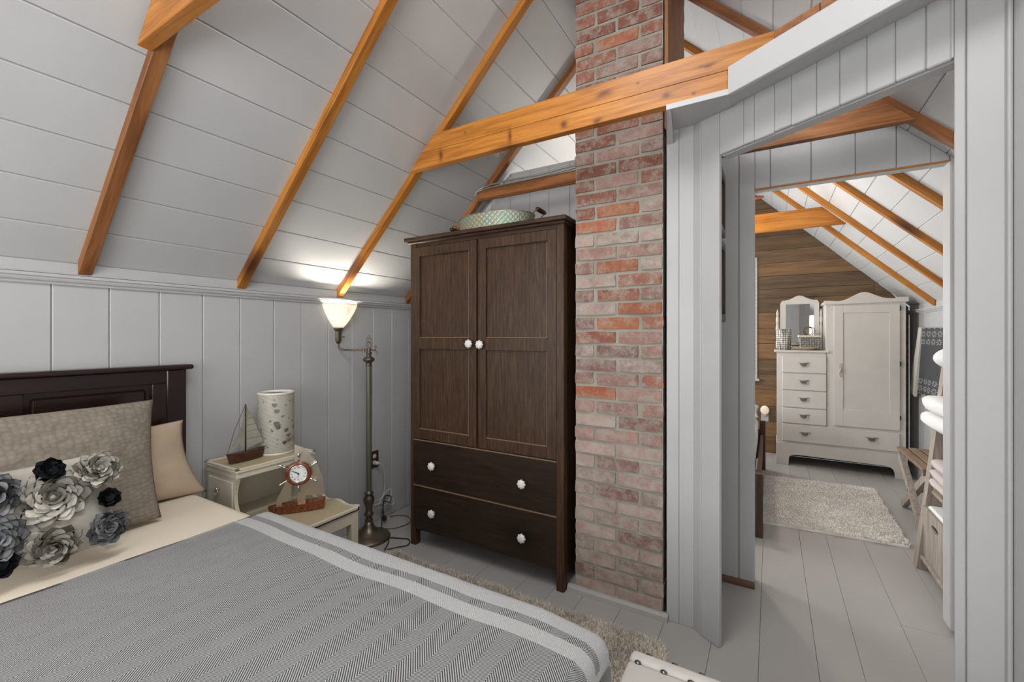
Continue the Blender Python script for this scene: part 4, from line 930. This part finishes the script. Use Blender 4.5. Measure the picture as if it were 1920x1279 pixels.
# finial: open scrollwork
g = G()
for sg in (1, -1):
    pts = [LPt(sg*x, z) for x, z in ((0.002, 1.192), (0.012, 1.198), (0.017, 1.212), (0.011, 1.225), (0.005, 1.216), (0.013, 1.205))]
    g.tube(spline(pts, 5), 0.0024, 6)
    pts = [LPt(sg*x, z) for x, z in ((0.004, 1.222), (0.013, 1.232), (0.014, 1.246), (0.007, 1.252), (0.002, 1.244))]
    g.tube(spline(pts, 5), 0.0022, 6)
    g.tube(spline([LPt(sg*0.003, 1.248), LPt(sg*0.007, 1.256), LPt(sg*0.004, 1.266), LPt(0, 1.271)], 5), 0.0022, 6)
g.ball((0, 0, 1.230), 0.005); g.put('finial', 'bronze', la, True, True)
g = G()
g.tube([LPt(-0.01, 1.178), LPt(-0.034, 1.178)], 0.004, 8)
g.tube(spline([LPt(-0.034, 1.178), LPt(-0.044, 1.192), LPt(-0.040, 1.205), LPt(-0.033, 1.200)], 6), 0.0028, 6)
g.tube(spline([LPt(-0.034, 1.178), LPt(-0.048, 1.172), LPt(-0.054, 1.158), LPt(-0.047, 1.150)], 6), 0.0028, 6)
g.ball(LPt(-0.036, 1.178), 0.007); g.put('scroll_bracket', 'bronze', la, True, True)
so = G().lathe([(0.006, 1.218), (0.014, 1.222), (0.018, 1.232), (0.021, 1.240), (0.021, 1.292), (0.0225, 1.298), (0.030, 1.306), (0.034, 1.314), (0.033, 1.318), (0.0, 1.318)], (Dm.x*sh, Dm.y*sh, 0), 28).put('socket', 'bronze', la, True, True)
gg = G().tube([LPt(sh-0.020, 1.262), LPt(sh-0.034, 1.260)], 0.002, 6).ball(LPt(sh-0.038, 1.260), 0.0055); link('switch_key', me_from(gg.bm, 's'), 'bronze', so, True, True)
pf = [(0.030, 1.314), (0.040, 1.326), (0.058, 1.350), (0.078, 1.382), (0.095, 1.412), (0.107, 1.440), (0.115, 1.466), (0.1135, 1.467), (0.105, 1.440), (0.093, 1.412), (0.076, 1.383), (0.056, 1.352), (0.038, 1.329), (0.030, 1.320)]
o = G().lathe(pf, (Dm.x*sh, Dm.y*sh, 0), 56).put('shade', 'milk', la, True, True); o['label'] = 'lit white milk glass bowl shade'
G().lathe([(0.0, 1.318), (0.013, 1.322), (0.014, 1.335), (0.026, 1.352), (0.028, 1.366), (0.020, 1.382), (0, 1.388)], (Dm.x*sh, Dm.y*sh, 0), 20).put('bulb', 'milk', la, True, True)
bl = bpy.data.objects['reading_bulb']; bl.location = (LP.x+Dm.x*sh, LP.y+Dm.y*sh, 1.415)
# outlet + cords
ou = thing('wall_outlet', 'brass wall outlet with white plug right of lamp pole', 'outlet', (XK+0.0005, 2.093, 0.425))
G().box(0, 0.004, -0.036, 0.036, -0.058, 0.058, 0.002).put('plate', 'brass', ou, False, True)
for z_ in (0.022, -0.022): G().ball((0.004, 0, z_), 0.016, (0.25, 1, 0.95), 16).put('receptacle', 'whitecord', ou, True, True)
cw = G().box(XK+0.006, XK+0.036, 2.084, 2.108, 0.392, 0.412, 0.005, seg=2).tube(spline([(XK+0.034, 2.098, 0.402), (XK+0.05, 2.12, 0.39), (XK+0.04, 2.15, 0.30), (XK+0.03, 2.155, 0.20), (XK+0.03, 2.14, 0.16), (XK+0.03, 2.10, 0.10), (XK+0.04, 2.15, 0.10), (XK+0.05, 2.20, 0.16), (XK+0.04, 2.19, 0.20), (XK+0.03, 2.12, 0.15), (XK+0.03, 2.07, 0.155), (XK+0.03, 2.03, 0.15), (XK+0.04, 2.04, 0.135), (XK+0.05, 2.12, 0.13), (XK+0.05, 2.22, 0.12), (XK+0.06, 2.2, 0.09), (XK+0.07, 2.14, 0.13)], 8), 0.0032, 6).put('power_cord', 'whitecord', None, True)
tag(cw, 'white cord looped in a bundle below the wall outlet', 'cord')
cb = G().tube(spline([(-2.17, 2.02, 0.006), (-2.19, 2.03, 0.05), (-2.24, 2.09, 0.13), (-2.27, 2.14, 0.17), (-2.27, 2.19, 0.15), (-2.26, 2.17, 0.12), (-2.26, 2.12, 0.14), (-2.25, 2.10, 0.09), (-2.24, 2.10, 0.055)], 8), 0.0035, 6).box(-2.252, -2.226, 2.09, 2.112, 0.022, 0.056, 0.004).tube(spline([(-2.06, 1.965, 0.006), (-2.0, 1.99, 0.006), (-1.93, 2.01, 0.006), (-1.885, 1.955, 0.006), (-1.92, 1.90, 0.006), (-1.95, 1.85, 0.006)], 8), 0.0035, 6).tube(spline([(-2.06, 1.965, 0.006), (-2.01, 1.92, 0.006), (-1.96, 1.84, 0.006)], 8), 0.0035, 6).put('power_cord', 'black', None, True)
tag(cb, 'black cord trailing on floor from the lamp base toward wardrobe', 'cord')
cg = G().tube(spline([(-2.2, 2.03, 0.005), (-2.12, 2.09, 0.005), (-2.1, 2.19, 0.005), (-2.17, 2.26, 0.005), (-2.25, 2.25, 0.005), (-2.29, 2.2, 0.005)], 10), 0.0028, 6).put('power_cord', 'brass', None, True)
tag(cg, 'thin brown cord curving on the floor behind the lamp', 'cord')

# ================================================================== RUGS
def shag(name, poly, base_z, h, n, mat, label, inside, seed, wdt=0.006):
    rg_ = thing(name, label, 'rug', (sum(p[0] for p in poly)/len(poly), sum(p[1] for p in poly)/len(poly), 0))
    G().prism(poly, 0.001, base_z, 'Z').put('backing', mat, rg_)
    rnd = random.Random(seed); vs = []; fs = []
    x0, x1 = min(p[0] for p in poly), max(p[0] for p in poly); y0, y1 = min(p[1] for p in poly), max(p[1] for p in poly)
    k = 0
    while k < n:
        x, y = rnd.uniform(x0, x1), rnd.uniform(y0, y1)
        if not inside(x, y): continue
        k += 1
        a = rnd.uniform(0, 2*PI); lx, ly = rnd.uniform(-1, 1)*h*0.8, rnd.uniform(-1, 1)*h*0.8; hh = h*rnd.uniform(0.55, 1.1); w2 = wdt*rnd.uniform(0.5, 1)
        c_, s_ = math.cos(a)*w2, math.sin(a)*w2; i = len(vs)
        vs += [(x-c_, y-s_, base_z-0.002), (x+c_, y+s_, base_z-0.002), (x+lx*0.45+c_, y+ly*0.45+s_, base_z+hh*0.7), (x+lx*0.45-c_, y+ly*0.45-s_, base_z+hh*0.7), (x+lx, y+ly, base_z+hh)]
        fs += [(i, i+1, i+2, i+3), (i+3, i+2, i+4)]
    me = bpy.data.meshes.new('pile'); me.from_pydata(vs, [], fs); me.update()
    p = link('pile', me, mat, rg_); p['kind'] = 'stuff'
RX0, RX1, RY0, RY1 = -1.9, -0.355, -0.3, 1.845
def ins(x, y): return RX0 < x < RX1-0.02*math.sin(y*20)*0.3 and y < RY1+0.012*math.sin(x*9) and (y > 0.86 or x > -0.62) and not (x > RX1-0.06 and y > RY1-0.06 and math.hypot(x-RX1+0.06, y-RY1+0.06) > 0.06)
shag('shag_rug', [(RX0, RY0), (RX1, RY0), (RX1, RY1-0.04), (RX1-0.04, RY1), (RX0, RY1)], 0.010, 0.024, 80000, 'shag', 'taupe shag rug under the bed, showing beyond its right side', ins, 5, 0.0018)
fr_ = [(-0.045, 3.405), (0.712, 3.450), (0.722, 4.57), (-0.045, 4.51)]
def ins2(x, y):
    return -0.047+0.004*math.sin(y*40) < x < 0.712+(y-3.45)*0.01+0.004*math.sin(y*31) and 3.405+(x+0.045)*0.06+0.006*math.sin(x*30) < y < 4.51+(x+0.045)*0.08+0.006*math.sin(x*24)
shag('white_rug', fr_, 0.012, 0.018, 50000, 'shagw', 'fluffy white rug on floor in front of the chifforobe', ins2, 6, 0.0035)

# ================================================================== BENCH at foot of the bed
be = thing('upholstered_bench', 'oatmeal linen bench with nailhead trim at the bed foot', 'bench', (0.02, 0.75, 0))
ex0, ex1, ey0, ey1, ez = -0.312, 0.36, 0.25, 1.150, 0.445
rbox(ex0, ex1, ey0, ey1, 0.14, ez-0.004, 0.014, 4).put('body', 'bench', be, True)
rbox(ex0-0.001, ex1+0.001, ey1-0.040, ey1+0.003, ez-0.035, ez+0.006, 0.014, 4).put('end_roll', 'bench', be, True)
rbox(ex0, ex1, ey0, ey1-0.040, ez-0.03, ez+0.003, 0.010, 4).put('seat', 'bench', be, True)
for k in range(11):
    x = ex0+0.025+0.0625*k
    for yy, zz_ in ((ey1-0.043, ez+0.004), (ey1-0.002, ez+0.001)): G().ball((x+(0.018 if yy > ey1-0.02 else 0), yy, zz_), 0.0085, (1, 0.8, 0.5), 12).put('nailhead', 'nail', be, True)
for x in (ex0+0.02, ex1-0.06):
    for y_ in (ey0+0.02, ey1-0.07): G().box(x, x+0.04, y_, y_+0.04, 0, 0.145, 0.003).put('leg', 'walnut', be)

# ================================================================== HALL FRAMES
for (y0, y1, z0, z1, lb) in ((2.06, 2.365, 1.742, 2.04, 'upper dark wooden frame on the hall side wall, seen edge-on'), (2.055, 2.372, 1.335, 1.712, 'lower dark wooden frame on the hall side wall, seen edge-on')):
    pfm = thing('picture_frame', lb, 'picture frame', (-0.222, (y0+y1)/2, z0), group='hall picture frames')
    g = G(); fw = 0.035
    for a in ((y0, y1, z0, z0+fw), (y0, y1, z1-fw, z1), (y0, y0+fw, z0+fw, z1-fw), (y1-fw, y1, z0+fw, z1-fw)): g.box(-0.221, -0.189, *a, 0.005)
    g.put('frame', 'darkframe', pfm); G().box(-0.221, -0.212, y0+fw, y1-fw, z0+fw, z1-fw).put('picture', 'print', pfm)

# ================================================================== FAR ROOM
# chifforobe
cf = thing('chifforobe', 'white painted chifforobe with drawers, mirror and tall cupboard door', 'chifforobe', (0.54, 5.28, 0))
FY = 5.09; FB = 5.46
G().box(0.055, 0.46, FY+0.004, FB, 0.20, 1.108, 0.002).put('drawer_case', 'dresser', cf)
G().box(0.03, 0.478, FY-0.018, FB, 1.104, 1.124, 0.005).put('drawer_top', 'dresser', cf)
G().box(0.452, 1.028, FY+0.004, FB, 0.20, 1.575, 0.002).put('cupboard_case', 'dresser', cf)
# serpentine pediment
pts = []
for k in range(25):
    t = k/24; x = 0.436+(1.042-0.436)*t; pts.append((x, 1.598+0.068*math.exp(-((t-0.49)/0.17)**2)-0.010*math.exp(-((t-0.2)/0.1)**2)+(0.012*(t > 0.85))))
G().prism(pts+[(1.042, 1.570), (0.436, 1.560)], FY-0.018, FY+0.012, 'Y').put('pediment', 'dresser', cf)
G().box(0.436, 1.042, FY+0.012, FB, 1.565, 1.590, 0.003).put('cupboard_top', 'dresser', cf)
# plinth with bracket feet
pl = [(0.050, 0), (0.150, 0), (0.152, 0.05), (0.158, 0.085), (0.18, 0.103), (0.22, 0.108), (0.88, 0.100), (0.92, 0.092), (0.942, 0.070), (0.95, 0.04), (0.952, 0), (1.036, 0), (1.036, 0.212), (0.050, 0.212)]
G().prism(pl, FY-0.010, FY+0.010, 'Y').put('bracket_base', 'dresser', cf)
for x0 in (0.050, 1.018): G().box(x0, x0+0.018, FY+0.010, FB, 0, 0.21).put('side_base', 'dresser', cf)
def pull(x, z, par):
    g = G(); y0 = FY-0.014
    g.prism([(x-0.055, z+0.008), (x-0.035, z+0.004), (x-0.028, z-0.022), (x, z-0.034), (x+0.028, z-0.022), (x+0.035, z+0.004), (x+0.055, z+0.008), (x+0.03, z+0.016), (x, z+0.010), (x-0.03, z+0.016)], y0, y0+0.004, 'Y')
    g.tube(spline([(x-0.034, y0-0.002, z+0.004), (x-0.022, y0-0.014, z-0.020), (x, y0-0.018, z-0.026), (x+0.022, y0-0.014, z-0.020), (x+0.034, y0-0.002, z+0.004)], 5), 0.004, 6)
    g.put('pull', 'pull', par, True)
for z0, z1 in ((0.906, 1.066), (0.738, 0.896), (0.568, 0.728), (0.412, 0.558)):
    d_ = G().box(0.098, 0.455, FY-0.012, FY+0.006, z0, z1, 0.004).put('drawer', 'dresser', cf); pull(0.275, (z0+z1)/2+0.010, d_)
d_ = G().box(0.098, 0.985, FY-0.012, FY+0.006, 0.235, 0.402, 0.004).put('wide_drawer', 'dresser', cf); pull(0.285, 0.325, d_); pull(0.79, 0.335, d_)
g = G(); x0, x1, z0, z1, f_ = 0.512, 0.985, 0.425, 1.548, 0.070
g.box(x0, x0+f_, FY-0.012, FY+0.006, z0, z1, 0.002).box(x1-f_, x1, FY-0.012, FY+0.006, z0, z1, 0.002).box(x0+f_, x1-f_, FY-0.012, FY+0.006, z0, z0+0.16, 0.002).box(x0+f_, x1-f_, FY-0.012, FY+0.006, z1-f_, z1, 0.002).box(x0+f_, x1-f_, FY-0.004, FY+0.003, z0+0.16, z1-f_)
cd_ = g.put('cupboard_door', 'dresser', cf)
G().prism([(0.548, 0.985), (0.556, 0.94), (0.549, 0.90), (0.560, 0.88), (0.571, 0.90), (0.564, 0.94), (0.572, 0.985), (0.560, 1.01)], FY-0.022, FY-0.012, 'Y').ball((0.560, FY-0.026, 0.944), 0.009, (1, 1, 2.2)).put('escutcheon', 'brushed', cd_, False)
for z_ in (0.52, 1.0, 1.49): G().box(0.983, 0.992, FY-0.016, FY-0.008, z_, z_+0.038).put('hinge', 'black', cd_)
# mirror
mr_ = thing('dresser_mirror', 'small white framed swing mirror standing on the chifforobe drawers', 'mirror', (0.25, 5.34, 1.124))
mo = []
for k in range(21):
    t = k/20; mo.append((0.085+0.335*t, 1.628+0.050*math.exp(-((t-0.5)/0.22)**2)-0.03*(abs(t-0.5) > 0.47)))
MY = 5.36
fr1 = G(); inner = (0.135, 0.375, 1.24, 1.590)
fr1.prism([(0.085, 1.170), (0.42, 1.170)]+mo[::-1], MY, MY+0.02, 'Y').put('mirror_frame', 'dresser', mr_)
G().box(*inner[:2], MY-0.003, MY-0.001, 1.20, inner[3]).put('mirror_glass', 'glassmir', mr_)
G().box(0.06, 0.445, MY-0.01, MY+0.045, 1.1245, 1.142, 0.003).put('mirror_base', 'dresser', mr_)
for x in (0.062, 0.436):
    G().lathe([(0.015, 1.14), (0.015, 1.20), (0.010, 1.22), (0.014, 1.26), (0.017, 1.34), (0.010, 1.40), (0.015, 1.41), (0.015, 1.45), (0.009, 1.47), (0.013, 1.50), (0.006, 1.53), (0, 1.545)], (x, MY+0.012, 0), 14).put('turned_post', 'dresser', mr_, True)
# basket, lidded box, dish in front of the mirror
bk = thing('beaded_basket', 'small beaded white basket at left on chifforobe drawers', 'basket', (0.115, 5.20, 1.124))
G().lathe([(0, 0.001), (0.060, 0.001), (0.072, 0.21), (0.068, 0.21), (0.056, 0.006), (0, 0.006)], n=24).put('basket_body', 'beads', bk, True, True)
bx = thing('lidded_box', 'pearly lidded box with loop handle before the mirror', 'box', (0.335, 5.24, 1.124))
G().box(-0.085, 0.085, -0.05, 0.05, 0.0005, 0.125, 0.006).put('box_body', 'beads', bx, False, True)
G().box(-0.09, 0.09, -0.055, 0.055, 0.125, 0.150, 0.006).put('lid', 'brushed', bx, False, True)
G().tube([(0.045*math.sin(a)*0.9, 0, 0.190-0.040*math.cos(a)) for a in [0.35+i*(2*PI-0.7)/18 for i in range(19)]], 0.005, 8).put('loop_handle', 'brass', bx, True, True)
ds = G().lathe([(0, 0), (0.04, 0.0), (0.075, 0.012), (0.105, 0.03), (0.108, 0.034), (0.10, 0.034), (0.07, 0.018), (0, 0.008)], (0, 0, 0), 28, Matrix.Translation((0.285, 5.135, 1.125)) @ Matrix.Diagonal((1.1, 0.45, 1, 1))).put('oval_dish', 'brushed', None, True)
tag(ds, 'shallow oval metal dish in front of lidded box', 'dish')
# night light on far wall
nl = thing('night_light', 'glowing oval night light plugged into outlet on brown wall', 'night light', (-0.055, YF, 0.43))
G().box(-0.036, 0.036, -0.006, -0.0005, -0.09, 0.0, 0.002).put('outlet_plate', 'whitetrim', nl, False, True)
G().ball((0, -0.03, 0.035), 0.042, (1, 0.35, 1.15), 20).put('glow_shade', 'glow', nl, True, True)
G().box(-0.014, 0.014, -0.03, -0.006, -0.03, 0.01, 0.002).put('plug', 'whitetrim', nl, False, True)
# window with shade on the far wall
wn = thing('window_1', None, None, kind='structure')
g = G()
for a in ((-1.0, -0.93), (-0.19, -0.125)): g.box(a[0], a[1], YF-0.022, YF-0.0005, 0.80, 2.12, 0.003)
g.box(-0.93, -0.19, YF-0.022, YF-0.0005, 2.05, 2.12, 0.003); g.put('window_frame', 'whitetrim', wn)
G().box(-1.02, -0.105, YF-0.06, YF-0.0005, 0.775, 0.80, 0.004).put('window_sill', 'whitetrim', wn)
G().box(-0.93, -0.19, YF-0.010, YF-0.004, 0.80, 2.05).put('window_shade', 'whitefab', wn)
g = G()
for k in range(28): g.ball((-0.150, YF-0.026, 0.86+0.0445*k), 0.0085, (1, 0.6, 1), 6)
g.put('lace_dots', 'greywood', wn)['kind'] = 'stuff'
# wooden daybed at left edge of the inner doorway
db = thing('daybed', 'brown wooden daybed with white bedding at inner doorway left edge', 'bed', (-0.5, 3.95, 0))
for y_ in (3.150, 4.76): G().box(-0.090, -0.042, y_, y_+0.045, 0, 0.40 if y_ < 4 else 0.46, 0.003).put('post', 'redwood' if False else 'darkframe', db)
G().box(-0.085, -0.062, 3.195, 4.76, 0.16, 0.33, 0.003).put('side_rail', 'browntrim', db)
for y_ in (3.16, 4.77): G().box(-1.0, -0.09, y_, y_+0.025, 0.1, 0.38, 0.003).put('end_board', 'browntrim', db)
for x0 in (-1.045,): 
    for y_ in (3.150, 4.76): G().box(x0, x0+0.045, y_, y_+0.045, 0, 0.4).put('post', 'darkframe', db)
rbox(-1.0, -0.10, 3.20, 4.75, 0.20, 0.50, 0.05).put('mattress', 'whitefab', db, True)
o = pillow('bed_pillow', (-0.36, 4.55, 0.58), (1, 0, 0), (0, 1, 0.15), 0.27, 0.17, 0.075, 'whitefab', None, 24); tag(o, 'white pillow lying on the daybed', 'pillow')
# ceiling fan with lamp
cfn = thing('ceiling_fan', 'red-brown bladed ceiling fan, one blade tip in inner doorway corner', 'ceiling fan', (-0.60, 3.75, 2.25))
G().lathe([(0.0, 0.20), (0.05, 0.20), (0.06, 0.14), (0.09, 0.12), (0.10, 0.05), (0.07, 0.0), (0, 0)], n=28).put('motor', 'bronze', cfn, True, True)
G().lathe([(0.013, 0.18), (0.013, 0.98)], n=12).put('downrod', 'bronze', cfn, True, True)
for k in range(5):
    a = math.radians(-6)+k*2*PI/5
    bp = G().prism([(0.10, -0.03), (0.50, -0.075), (0.54, -0.065), (0.56, -0.02), (0.56, 0.02), (0.54, 0.065), (0.50, 0.075), (0.10, 0.03)], 0.03, 0.038, 'Z', 0, Matrix.Rotation(a, 4, 'Z') @ Matrix.Rotation(0.15, 4, 'X')).put('blade', 'redwood', cfn, False, True)
G().lathe([(0.03, 0.0), (0.03, -0.03)], n=16).put('light_stem', 'bronze', cfn, True, True)
G().lathe([(0.03, -0.03), (0.05, -0.035), (0.055, -0.045), (0.03, -0.05), (0, -0.05)], n=20).put('light_cap', 'fanglass', cfn, True, True)
# towel ladder shelf
tl = thing('ladder_shelf', 'weathered leaning wooden ladder shelf behind inner doorway right jamb', 'shelf', (0.9, 3.0, 0))
def slant(y0, y1, x0, w_, top, name='side_rail', mat='greywood'):
    k = 0.105
    return G().hull([Vector((x0+k*top, y0, top)), Vector((x0+w_+k*top, y0, top)), Vector((x0+w_+k*top, y1, top)), Vector((x0+k*top, y1, top))],
                    [Vector((x0, y0, 0)), Vector((x0+w_, y0, 0)), Vector((x0+w_, y1, 0)), Vector((x0, y1, 0))]).put(name, mat, tl)
slant(3.175, 3.240, 0.684, 0.064, 1.30); slant(2.70, 2.732, 0.686, 0.060, 1.30)
for y_ in (3.20, 2.70): G().box(1.06, 1.10, y_, y_+0.03, 0, 1.20, 0.002).put('rear_leg', 'greywood', tl)
for z_, x_ in ((0.06, 0.70), (0.42, 0.745), (0.76, 0.785), (1.06, 0.82)): G().box(x_, 1.09, 2.732, 3.20, z_, z_+0.018, 0.002).put('shelf_board', 'greywood', tl)
G().box(0.748, 0.766, 2.732, 3.20, 0.438, 0.470, 0.002).put('shelf_lip', 'brownwood', tl)
for z_ in (0.10, 0.50): G().box(0.76, 1.08, 3.205, 3.225, z_, z_+0.05, 0.002).put('side_brace', 'greywood', tl)
cr = thing('wooden_crate', 'grey wooden crate with handle hole on bottom ladder shelf', 'crate', (0.88, 2.96, 0.078))
g = G()   # front with oval handle hole
yy = [2.745, 3.185]; zc_, yc_ = 0.285, 2.985
ov = [(yc_+0.052*math.cos(a), zc_+0.016*math.sin(a)) for a in [2*PI*i/24 for i in range(24)]]
ya_, yb2, za_, zb2 = 2.745, 3.185, 0.082, 0.350
k0 = [(yc_+0.052*math.cos(PI/2+2*PI*i/24), zc_+0.016*math.sin(PI/2+2*PI*i/24)) for i in range(25)]
g.prism([(yc_+0.0001, zb2), (yb2, zb2), (yb2, za_), (ya_, za_), (ya_, zb2), (yc_-0.0001, zb2)]+k0, 0.712, 0.7235, 'X')
g.put('front_panel', 'greywood', cr)
G().box(1.03, 1.042, 2.745, 3.185, 0.079, 0.35, 0.001).put('back_panel', 'greywood', cr)
for y_ in (2.745, 3.173): G().box(0.724, 1.03, y_, y_+0.012, 0.079, 0.35, 0.001).put('end_panel', 'greywood', cr)
G().box(0.724, 1.03, 2.757, 3.173, 0.079, 0.088).put('crate_floor', 'greywood', cr)
G().box(0.726, 1.02, 2.762, 3.168, 0.30, 0.358, 0.01).put('canvas_liner', 'whitefab', cr)
def folded(name, x0, x1, y0, y1, z0, z1, mat, label, group, seed, cat='towel'):
    b = bmesh.new(); bmesh.ops.create_cube(b, size=1); bmesh.ops.subdivide_edges(b, edges=b.edges[:], cuts=6, use_grid_fill=True)
    for v in b.verts:
        x, y_, z = v.co*2
        k = 1-0.12*abs(z)**3
        n1 = noise.noise(Vector((x*1.7, y_*1.7, z*1.7+seed)))
        ex = (x0+x1)/2+(x1-x0)/2*x*k*(1-0.07*abs(y_)**3)+0.006*n1; ey = (y0+y1)/2+(y1-y0)/2*y_*k*(1-0.07*abs(x)**3); ezz = (z0+z1)/2+(z1-z0)/2*z*(1-0.16*max(abs(x), abs(y_))**6)+0.002*n1
        v.co = Vector((ex, ey, ezz))
    o = link(name, me_from(b, name), mat, None, True); tag(o, label, cat, group); return o
folded('folded_blanket', 0.722, 1.04, 2.75, 3.185, 0.472, 0.512, 'pinkfab', 'lowest of the three folded blush blankets on ladder shelf', 'folded blush blankets', 1, 'blanket')
folded('folded_blanket', 0.726, 1.04, 2.75, 3.19, 0.513, 0.560, 'pinkfab', 'middle of the three folded blush blankets on ladder shelf', 'folded blush blankets', 2, 'blanket')
folded('folded_blanket', 0.730, 1.04, 2.75, 3.19, 0.561, 0.615, 'pinkfab', 'topmost of the three folded blush blankets on ladder shelf', 'folded blush blankets', 3, 'blanket')
folded('folded_towel', 0.700, 1.06, 2.74, 3.26, 0.779, 0.862, 'whitefab', 'lower plump white folded towel on ladder shelf', 'folded white towels', 4)
folded('folded_towel', 0.706, 1.06, 2.74, 3.25, 0.863, 0.950, 'whitefab', 'upper plump white folded towel on ladder shelf', 'folded white towels', 5)
g = G().ball((0, 0, 0), 1.0, (1, 1, 1), 28); 
o = g.put('round_cushion', 'whitefab', None, True); o.location = (0.885, 2.98, 1.155); o.scale = (0.175, 0.20, 0.076); tag(o, 'round white cushion on the ladder shelf top', 'cushion')
# slatted folding stool
sl = thing('slatted_bench', 'low brown slatted folding bench by the beadboard wall', 'bench', (0.97, 3.9, 0))
for k in range(5):
    x = 0.800+0.064*k; G().box(x, x+0.052, 3.585, 4.225, 0.432, 0.452, 0.003).put('slat', 'brownwood', sl)
for y_ in (3.60, 4.165): G().box(0.806, 1.112, y_, y_+0.045, 0.405, 0.432, 0.002).put('cross_rail', 'brownwood', sl)
def leg2(ya, za, yb_, zb, x0):
    dv = Vector((0, yb_-ya, zb-za)).normalized(); nn = Vector((0, -dv.z, dv.y))*0.026
    P0, P1 = Vector((x0, ya, za)), Vector((x0, yb_, zb)); tx_ = Vector((0.032, 0, 0))
    q0 = [P0-nn, P0+nn, P0+nn+tx_, P0-nn+tx_]; q1 = [P1-nn, P1+nn, P1+nn+tx_, P1-nn+tx_]
    for q in q0: q.z = max(q.z, 0.002)
    G().hull(q1, q0).put('leg', 'greywood', sl)
leg2(4.27, 0.012, 3.66, 0.405, 0.835); leg2(3.62, 0.012, 4.19, 0.405, 0.802); leg2(4.27, 0.012, 3.66, 0.405, 1.075); leg2(3.62, 0.012, 4.19, 0.405, 1.042)
G().tube([(0.80, 3.93, 0.222), (1.11, 3.93, 0.222)], 0.008, 8).put('pivot_rod', 'bronze', sl, True)
# lace cloth on wall
b = bmesh.new(); uvl = b.loops.layers.uv.new('UVMap'); q = [Vector((1.100, 4.96, 1.333)), Vector((1.100, 3.95, 1.323)), Vector((1.100, 4.10, 0.800)), Vector((1.100, 5.115, 0.765))]
n = 20; gr = []
for i in range(n+1):
    for j in range(n+1):
        u, v = i/n, j/n; p = (q[0]*(1-u)+q[1]*u)*(1-v)+(q[3]*(1-u)+q[2]*u)*v; p.x += 0.010*math.sin(u*11)*v; gr.append(b.verts.new(p))
for i in range(n):
    for j in range(n):
        ids = [(i, j), (i+1, j), (i+1, j+1), (i, j+1)]; f = b.faces.new([gr[a*(n+1)+c] for a, c in ids])
        for lp, (a, c) in zip(f.loops, ids): lp[uvl].uv = (a/n*1.2, c/n)
bmesh.ops.solidify(b, geom=b.faces[:], thickness=0.004); me = bpy.data.meshes.new('cloth'); b.to_mesh(me); b.free()
lc = thing('lace_cloth', 'grey cloth with white lace flowers hanging on the beadboard wall', 'cloth', (1.1, 4.5, 0.76))
link('cloth', me, 'lace', lc)
G().hull([Vector((1.094, 4.935, 1.335)), Vector((1.094, 5.02, 1.340)), Vector((1.108, 5.02, 1.340)), Vector((1.108, 4.935, 1.335))], [Vector((1.082, 5.09, 0.735)), Vector((1.082, 5.25, 0.765)), Vector((1.10, 5.25, 0.765)), Vector((1.10, 5.09, 0.735))]).put('fringe_border', 'bench', lc)
